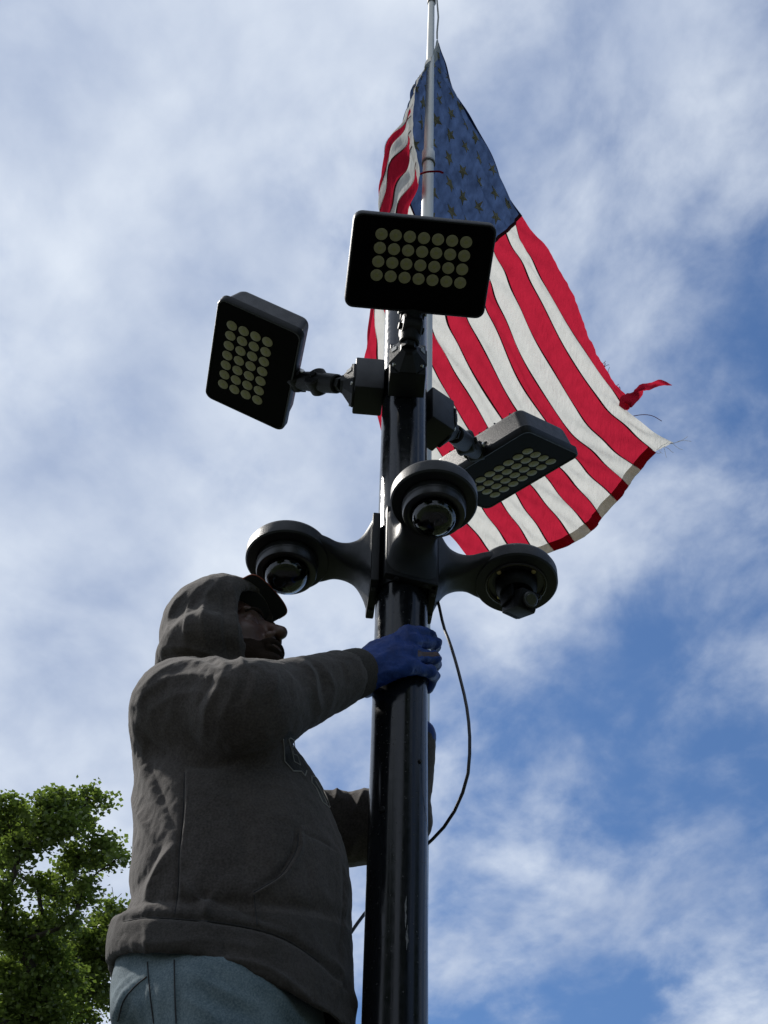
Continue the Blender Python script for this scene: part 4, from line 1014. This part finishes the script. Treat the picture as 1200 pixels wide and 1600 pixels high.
def f_jeans(P, off=0.0):
    z = P[..., 2]; d = tube_sec(P, T_jean, 2.3, off); d = smax(d, zj0 - z, .03); d = smax(d, z + droop(P) - (T_jean[0][-1] + .05), .01)
    for i, s in enumerate((-1, 1)):
        hip = np.array([cxj + .0, BY + s * .085, zj0 + .02]); leg = smin(s_cone(P, hip, KN[i], .110 - off, .080 - off), s_cone(P, KN[i], AN[i], .080 - off, .070 - off), .02)
        d = smin(d, leg, .025)
    return np.maximum(d, AN[0][2] - .03 - z).astype(np.float32)
def f_bodycore(P):
    z = P[..., 2]; d = tube_sec(P, T_body, 2.3, .022); d = smax(d, zt0 - z, .02); d = smax(d, z - T_body[0][-1] + .01, .04)
    d = smin(d, s_cone(P, SR + (.02, .12, .0), SL + (-.02, -.1, 0), .06, .06), .03)
    d = smin(d, smin(s_cone(P, SR + (0, .01, 0), ER, .060, .050), s_cone(P, ER, WR, .048, .029), .02), .02)
    d = smin(d, smin(s_cone(P, SL, EL, .055, .045), smin(s_cone(P, EL, CL, .042, .034), s_cone(P, CL, WL, .032, .026), .02), .02), .02)
    d = smin(d, f_jeans(P, .012), .02)
    d = smin(d, s_cone(P, hl((-.05, 0, -.15)), atY(340, 1060, 2.14), .062, .075), .03)
    for i in range(2): d = smin(d, s_cone(P, AN[i], AN[i] + (.10, 0, -.035), .038, .030), .02)
    pole = np.sqrt((P[..., 0] - PX) ** 2 + (P[..., 1] - PY) ** 2) - (PR + .004)
    return np.maximum(d, -pole).astype(np.float32)
def person():
    loc = (float(cxj), BY, 2.055)
    t = empty('person', loc, label='bearded man in grey hoodie, dark cap, blue gloves and jeans reaching round the pole', cat='person')
    # body: one mesh (coarse under the clothes, fine where skin shows)
    parts = []
    V, Q = surface(f_bodycore, (-.52, 1.74, 2.04), (.12, 2.46, 3.66), .011); V = relax(V, Q, 1, .3); parts.append((V, Q))
    c = HO; V, Q = surface(f_head, c - .17, c + .17, .0032); V = relax(V, Q, 1, .25); parts.append((V, Q))
    hlo = np.array([PX - .15, PY - .13, WR[2] - .06]); hhi = np.array([PX + .13, PY + .11, WR[2] + .11])
    V, Q = surface(lambda P: f_hand(P, .0027), hlo, hhi, .0030); parts.append((V, Q))
    Vs = []; Qs = []; b = 0
    for V, Q in parts: Vs.append(V); Qs.append(Q + b); b += len(V)
    mesh('body', np.concatenate(Vs), np.concatenate(Qs), M_skin, t, True, True)
    for s in (-1, 1):
        m = MB(); o = Vector(hl((.0805, s * .032, .0005))); q = bmesh.new(); bmesh.ops.create_uvsphere(q, u_segments=20, v_segments=14, radius=.0125)
        m.add([o + v.co for v in q.verts], [[v.index for v in f.verts] for f in q.faces]); q.free(); ob = m.obj('eyeball', M_eye, t, world_co=True)
        m = MB(); e = Vector(hf) * 1.0; m.cyl(o + e * .0105, o + e * .0127, .0055, .004, n=16); m.obj('iris', M_iris, ob, world_co=True)
        m = MB(); P = [hl((.1005, s * .014, .0165)), hl((.101, s * .026, .0215)), hl((.0945, s * .040, .021)), hl((.084, s * .050, .014))]
        m.tube(spline(P, 14).tolist(), [.0018 + .0022 * math.sin(math.pi * (i + 2) / 18) for i in range(14)], 6); m.obj('eyebrow', M_beard, t, world_co=True)
    V, Q = surface(f_beard, HO - .16, HO + .16, .0030); mesh('beard', V, Q, M_beard, t, True, True)
    # gloves
    V, Q = surface(f_glove, hlo, hhi, .0026); V = relax(V, Q, 1, .2)
    V = folds(V, Q, [([(575, 1035), (600, 1022), (625, 1015)], 5, .0020), ([(580, 1058), (605, 1050), (630, 1046)], 5, .0018), ([(640, 1000), (650, 1006), (668, 1008)], 3, -.0015), ([(638, 1030), (655, 1036), (670, 1038)], 3, .0016), ([(605, 1000), (622, 1008), (630, 1022)], 4, .0014)])
    V = crumple(V, Q, .0016, 60, 2); mesh('glove', V, Q, M_glove, t, True, True, label='torn blue glove showing skin at the knuckles')
    V, Q = surface(f_lhand, np.array([PX - .10, PY - .09, WL[2] - .05]), np.array([PX + .12, PY + .16, WL[2] + .15]), .0034); V = crumple(V, Q, .0012, 50, 4); mesh('glove', V, Q, M_glove, t, True, True, label='far glove gripping the pole from behind')
    # hoodie
    V, Q = surface(f_hoodie, (-.52, 1.70, 2.76), (.14, 2.50, 3.90), .0058); V = relax(V, Q, 2, .4)
    sp = [ # hood
        ([(362, 912), (366, 940), (368, 985), (375, 1025), (386, 1048)], 5, .0055), ([(346, 906), (350, 945), (352, 990), (358, 1030)], 5, -.0045),
        ([(348, 904), (326, 930), (316, 970), (324, 1015)], 7, .0065), ([(330, 904), (302, 930), (290, 970), (292, 1010)], 7, .0060), ([(318, 912), (296, 940), (284, 985)], 5, -.0035),
        ([(290, 922), (270, 950), (262, 990)], 6, .0045), ([(256, 1012), (290, 1012), (330, 1024), (360, 1044)], 6, .0045), ([(258, 1024), (300, 1024), (340, 1040)], 5, -.0045),
        # shoulder and sleeve
        ([(216, 1082), (262, 1046), (305, 1036), (348, 1050)], 8, .0060), ([(210, 1104), (250, 1068), (305, 1056), (356, 1064)], 8, .0050), ([(236, 1110), (280, 1086), (335, 1082)], 9, .0030),
        ([(352, 1046), (345, 1070), (325, 1105), (318, 1150)], 8, 0.0043), ([(372, 1050), (366, 1080), (348, 1118)], 7, 0.0037), ([(338, 1050), (325, 1075), (310, 1100)], 6, -0.0037), ([(400, 1056), (396, 1078), (384, 1104)], 7, 0.0034), ([(386, 1052), (382, 1075), (370, 1098)], 5, -0.0031),
        ([(430, 1046), (432, 1066), (424, 1088)], 6, 0.0031), ([(474, 1036), (486, 1050), (492, 1085), (500, 1108)], 7, 0.0062), ([(486, 1034), (500, 1052), (505, 1085)], 6, -0.0043), ([(500, 1036), (514, 1056), (520, 1085), (514, 1108)], 6, 0.0037), ([(530, 1028), (538, 1050), (538, 1080)], 5, -0.0022),
        ([(205, 1120), (240, 1165), (290, 1192), (340, 1196), (400, 1178), (450, 1166)], 8, -0.0050),
        ([(210, 1130), (214, 1180), (240, 1240), (262, 1290)], 11, 0.0037), ([(228, 1180), (248, 1230), (270, 1290)], 8, -0.0037), ([(300, 1215), (330, 1240), (380, 1250)], 13, 0.0025),
        # seams
        ([(287, 1205), (285, 1270), (279, 1330), (276, 1400), (272, 1428)], 2.6, -.0045), ([(293, 1205), (291, 1270), (285, 1330), (282, 1400), (279, 1428)], 3, .0028),
        # body drape
        ([(270, 1325), (254, 1350), (236, 1390), (228, 1420)], 9, .009), ([(252, 1320), (238, 1345), (222, 1380)], 7, -.006), ([(290, 1380), (305, 1400), (320, 1420), (318, 1436)], 7, .008), ([(335, 1395), (326, 1418), (322, 1436)], 6, .006), ([(350, 1410), (400, 1430), (440, 1445)], 9, -.005),
        ([(360, 1240), (380, 1300), (384, 1380)], 16, -.005), ([(205, 1240), (216, 1270), (236, 1310)], 6, .005),
        # pocket: curved welt, lower corner, side and top seam
        ([(470, 1300), (468, 1325), (456, 1350), (440, 1372), (418, 1386), (398, 1396)], 4.5, .009, .5), ([(462, 1300), (460, 1322), (449, 1346), (434, 1366), (412, 1380), (396, 1390)], 5, -.007), ([(398, 1396), (400, 1420), (404, 1442)], 3, .004), ([(470, 1300), (500, 1312), (528, 1330)], 2.2, -.0025),
        # hem band
        ([(192, 1437), (220, 1432), (290, 1434), (370, 1443), (440, 1462), (500, 1500), (545, 1550)], 4, -.007), ([(180, 1470), (240, 1474), (330, 1470), (420, 1488)], 10, .0035), ([(175, 1512), (240, 1500), (330, 1498), (410, 1510), (460, 1540), (500, 1580)], 5, .004),
        ([(225, 1440), (230, 1470), (226, 1500)], 6, .003), ([(350, 1445), (352, 1470), (348, 1500)], 7, -.003), ([(536, 1350), (538, 1400), (535, 1450), (528, 1500)], 3, -.003), ([(520, 1500), (532, 1520), (525, 1560)], 6, .006), ([(545, 1545), (552, 1565), (553, 1585)], 5, .006),
        # far sleeve
        ([(516, 1212), (526, 1232), (522, 1260)], 4, .005), ([(570, 1232), (564, 1250), (552, 1275)], 5, .006), ([(545, 1225), (548, 1250), (540, 1290)], 5, -.005), ([(565, 1300), (552, 1320), (548, 1342)], 6, .004)]
    V = crumple(V, Q, .0036, 9, 1, (1, 1, .6)); V = crumple(V, Q, .0016, 45, 7); V, Q = subdiv(V, Q)
    V = folds(V, Q, sp)
    hood = mesh('hoodie', V, Q, M_hood, t, True, True); hood.data.materials.append(M_rib)
    fc = V[Q].mean(1); hood.data.polygons.foreach_set('material_index', ((fc[:, 2] + droop(fc)) < T_hem[0][-1] - .012).astype(np.int32))
    bvh = BVHTree.FromPolygons([tuple(v) for v in V], Q.tolist())
    def drop(x, y, off=.0012):
        d = ray(x, y); d = d / np.linalg.norm(d); h = bvh.ray_cast(Vector(CAM), Vector(d))
        return None if h[0] is None else np.array(h[0] - Vector(d) * off)
    def line(pts, r, n, mat, name, lab=None, off=.001):
        P = [drop(x, y, off) for x, y in spline(pts, n)]; P = [p for p in P if p is not None]; m = MB(); m.tube([p.tolist() for p in P], r, 6); o = m.obj(name, mat, t, world_co=True); prop(o, label=lab); return o
    def E4(x, y): return (370 + x / 5.217, 1130 + y / 5.217)
    def fill(poly, name, mat, off=.0015):
        poly = [np.array(E4(*p)) for p in poly]; xs = [p[0] for p in poly]; ys = [p[1] for p in poly]; st = 1.2; V = []; F = []; idx = {}
        def inside(x, y):
            c = False; j = len(poly) - 1
            for i in range(len(poly)):
                if (poly[i][1] > y) != (poly[j][1] > y) and x < (poly[j][0] - poly[i][0]) * (y - poly[i][1]) / (poly[j][1] - poly[i][1]) + poly[i][0]: c = not c
                j = i
            return c
        nx = int((max(xs) - min(xs)) / st) + 1; ny = int((max(ys) - min(ys)) / st) + 1
        def vid(i, j):
            if (i, j) not in idx:
                p = drop(min(xs) + i * st, min(ys) + j * st, off)
                if p is None: return None
                idx[(i, j)] = len(V); V.append(p)
            return idx[(i, j)]
        for i in range(nx):
            for j in range(ny):
                if inside(min(xs) + (i + .5) * st, min(ys) + (j + .5) * st):
                    q = [vid(i, j), vid(i+1, j), vid(i+1, j+1), vid(i, j+1)]
                    if None in q: continue
                    if max(np.linalg.norm(V[q[a]] - V[q[(a+1) % 4]]) for a in range(4)) < .03: F.append(q)
        grp = list(range(len(V)))
        def fd(a):
            while grp[a] != a: grp[a] = grp[grp[a]]; a = grp[a]
            return a
        for q in F:
            for a in q[1:]: grp[fd(a)] = fd(q[0])
        if F:
            rt = [fd(q[0]) for q in F]; big = max(set(rt), key=rt.count); F = [q for q, g in zip(F, rt) if g == big]
            used = sorted({a for q in F for a in q}); re_ = {a: i for i, a in enumerate(used)}
            mesh(name, [V[a] for a in used], [tuple(re_[a] for a in q) for q in F], mat, t, True, True)
    def outl(poly, name='letter_edge', r=.0009, close=True):
        p = [E4(*q) for q in poly]; p = p + [p[0]] if close else p
        P = []
        for a, b in zip(p[:-1], p[1:]):
            for s in np.linspace(0, 1, 8)[:-1]:
                h = drop(a[0] + (b[0] - a[0]) * s, a[1] + (b[1] - a[1]) * s, .002)
                if h is not None: P.append(h.tolist())
        P = [q for i, q in enumerate(P) if i == 0 or np.linalg.norm(np.array(q) - np.array(P[i-1])) < .05]
        if len(P) > 2: m = MB(); m.tube(P, r, 6); m.obj(name, M_edge, t, world_co=True)
    A1 = [(380, 130), (392, 310), (462, 388), (528, 392), (558, 428), (572, 380), (530, 250), (490, 110), (430, 60)]
    fill(A1, 'letter_block', M_letter); outl(A1[:6], close=False)
    outl([(425, 130), (470, 312), (520, 340), (495, 262), (462, 252), (450, 190), (492, 198), (486, 150), (440, 120)])
    A2 = [(612, 428), (612, 480), (650, 530), (700, 640), (765, 695), (735, 600), (690, 510), (650, 440)]
    fill(A2, 'letter_block', M_letter); outl(A2); outl([(640, 470), (680, 540), (720, 620), (740, 660)], close=False)
    # stitched lines standing proud on hood rim, hem and cuff
    line([(193, 1440), (222, 1435), (290, 1437), (370, 1446), (440, 1465), (498, 1502)], .0008, 60, M_stitch, 'hem_seam')
    line([(288, 1207), (286, 1270), (280, 1330), (277, 1400), (273, 1428)], .0009, 50, M_stitch, 'side_seam')
    line([(466, 1302), (464, 1324), (452, 1349), (436, 1370), (414, 1384), (396, 1394)], .0009, 50, M_stitch, 'pocket_seam')
    line([(397, 1398), (399, 1420), (402, 1446)], .0009, 20, M_stitch, 'pocket_seam')
    # ribbed cuff
    u = (WR - ER) / np.linalg.norm(WR - ER); m = MB(); n = 96; R = []; q = Vector(u).to_track_quat('Z', 'Y').to_matrix()
    for s, r in ((-.052, .0435), (-.045, .0465), (-.02, .0455), (-.002, .044), (.006, .0415), (.004, .0385), (-.02, .037)):
        R.append([tuple(Vector(WR + u * s) + q @ Vector(((r + (.0008 if i % 2 else 0)) * math.cos(2*math.pi*i/n), (r + (.0008 if i % 2 else 0)) * math.sin(2*math.pi*i/n), 0))) for i in range(n)])
    m.loft(R, False); m.obj('cuff', M_rib, hood, world_co=True)
    # jeans
    V, Q = surface(f_jeans, (-.56, 1.82, 2.05), (.10, 2.46, 3.10), .0075); V = relax(V, Q, 2, .4)
    V = folds(V, Q, [([(228, 1505), (233, 1560), (238, 1620)], 3, .0035), ([(270, 1505), (272, 1560), (274, 1620)], 3, .0045), ([(277, 1505), (279, 1560), (281, 1620)], 3, -.003),
        ([(182, 1590), (196, 1555), (226, 1526), (236, 1520)], 5, .006), ([(190, 1600), (204, 1566), (230, 1540)], 4, -.004), ([(176, 1600), (180, 1560), (200, 1530), (222, 1516)], 4, .004), ([(400, 1530), (440, 1560), (470, 1600)], 8, .005), ([(300, 1520), (340, 1545), (400, 1570)], 7, .005), ([(290, 1560), (320, 1580), (350, 1610)], 6, .005), ([(205, 1560), (220, 1580), (228, 1610)], 5, .005), ([(244, 1530), (250, 1560), (246, 1600)], 5, .003), ([(330, 1560), (380, 1580), (430, 1620)], 12, -.004)])
    V = crumple(V, Q, .003, 16, 3); jn = mesh('jeans', V, Q, M_denim, t, True, True)
    bvh = BVHTree.FromPolygons([tuple(v) for v in V], Q.tolist())
    for nm, pts in (('side_seam', [(272, 1500), (273, 1550), (275, 1599)]), ('pocket_seam', [(230, 1503), (234, 1550), (240, 1599)]), ('pocket_seam', [(184, 1596), (194, 1562), (212, 1540), (229, 1526)])):
        P = []
        for x, y in spline(pts, 30):
            d = ray(x, y); h = bvh.ray_cast(Vector(CAM), Vector(d / np.linalg.norm(d)))
            if h[0] is not None: P.append((h[0] - Vector(d) * .0008).to_tuple())
        if len(P) > 3:
            m = MB(); m.tube(P, .0010, 6); m.obj(nm, M_stitch, jn, world_co=True)
    # cap
    m = MB(); rings = []
    for i in range(14):
        a = math.pi / 2 * i / 13; rr = math.cos(a); z = math.sin(a)
        rings.append([hl((-.012 + (.104 * rr + .004) * math.cos(b), (.082 * rr + .003) * math.sin(b), (.076 + .066 * z + .018 * math.cos(b) * rr))) for b in np.linspace(0, 2 * math.pi, 49)[:-1]])
    m.loft(rings); cap = m.obj('cap', M_cap, t, world_co=True)
    def brim(name, dz, mat, x0, x1, wid, par, thick=.003):
        nU, nV = 18, 10; V = []
        for side in (0, 1):
            for i in range(nU + 1):
                s = -1 + 2 * i / nU; y = wid * math.sin(s * math.pi / 2)
                xin = -.012 + .104 * math.sqrt(max(0, 1 - (y / .085) ** 2)); xout = -.012 + .104 + .027 * math.sqrt(max(0, 1 - abs(s) ** 3.0))
                for j in range(nV + 1):
                    k = x0 + (x1 - x0) * j / nV; x = xin + (xout - xin) * k
                    V.append(hl((x, y, .100 + dz - .04 * (x - .09) - 2.6 * y * y + (thick if side else 0))))
        n1 = nV + 1; N = (nU + 1) * n1; F = []
        for i in range(nU):
            for j in range(nV): F.append((i*n1+j, (i+1)*n1+j, (i+1)*n1+j+1, i*n1+j+1)); F.append((N+i*n1+j+1, N+(i+1)*n1+j+1, N+(i+1)*n1+j, N+i*n1+j))
        for j in range(nV): F.append((j, j+1, N+j+1, N+j)); a = nU*n1+j; F.append((a+1, a, N+a, N+a+1))
        for i in range(nU): F.append(((i+1)*n1, i*n1, N+i*n1, N+(i+1)*n1)); a = i*n1+nV; b2 = (i+1)*n1+nV; F.append((a, b2, N+b2, N+a))
        return mesh(name, V, F, mat, par, True, True)
    brim('brim', 0, M_cap, 0, 1.0, .060, cap)
    m = MB(); P = []
    for i in range(31):
        s = -1 + 2 * i / 30; y = .0605 * math.sin(s * math.pi / 2); xo = -.012 + .104 + .0275 * math.sqrt(max(0, 1 - abs(s) ** 3.0)); P.append(hl((xo, y, .1015 - .04 * (xo - .09) - 2.6 * y * y)))
    m.tube([p.tolist() for p in P], .0013, 6); m.obj('brim_piping', M_capred, cap, world_co=True)
    # boots
    for i in range(2):
        a = AN[i]
        def fb(P):
            d = smin(s_cone(P, a + (0, 0, .06), a + (0, 0, -.03), .062, .056), s_cone(P, a + (0, 0, -.035), a + (.15, 0, -.045), .050, .040), .03)
            return np.maximum(d, 2.072 - P[..., 2]).astype(np.float32)
        V, Q = surface(fb, a + (-.1, -.1, -.1), a + (.24, .1, .16), .009); b = mesh('boot', V, Q, M_boot, t, True, True)
        m = MB(); m.loft([[(a[0] + (.135 if x > 0 else .055) * x / abs(x) * abs(math.cos(q)) ** .7 + .05, a[1] + .048 * math.sin(q), z) for q in np.linspace(.01, 2 * math.pi + .01, 33)[:-1] for x in (math.cos(q) or 1e-6,)] for z in (2.045, 2.078)])
        m.obj('sole', M_sole, b, world_co=True)
    return t
person()
def stand():
    cx = float(cxj); t = empty('platform_ladder', (cx, BY, 0), label='aluminium platform ladder the man stands on', cat='ladder')
    m = MB(); m.box((cx + .02, BY, 2.02), (.52, .56, .05), bev=.006); m.obj('deck', M_tread, t, world_co=True)
    ft = {}
    for sx in (-1, 1):
        for sy in (-1, 1):
            top = Vector((cx + .02 + sx * .22, BY + sy * .25, 1.995)); bot = Vector((cx + .02 + sx * .55, BY + sy * .36, .03)); m = MB(); d = bot - top
            u = Vector((0, 1, 0)); s2 = d.cross(u).normalized(); V = []
            for p in (top, bot):
                for a, b in ((-1, -1), (1, -1), (1, 1), (-1, 1)): V.append(p + s2 * a * .035 + u * b * .014)
            m.add(V, [(0, 1, 2, 3), (7, 6, 5, 4), (0, 4, 5, 1), (1, 5, 6, 2), (2, 6, 7, 3), (3, 7, 4, 0)]); l = m.obj('leg', M_ladder, t, False, True)
            m = MB(); m.box(tuple(bot + Vector((0, 0, -.008))), (.09, .05, .045), bev=.005); m.obj('rubber_foot', M_sole, l, True, True)
    for k in range(1, 7):
        z = .28 * k + .02; f = (1.995 - z) / 1.965; x = cx + .02 + (.22 + .33 * f); w = .25 + .11 * f
        m = MB(); m.box((x, BY, z), (.07, w * 2, .025), bev=.003); m.obj('step', M_ladder, t, True, True)
        x = cx + .02 - (.22 + .33 * f)
        if k % 2 == 0: m = MB(); m.box((x, BY, z), (.03, w * 2, .03), bev=.003); m.obj('brace', M_ladder, t, True, True)
stand()
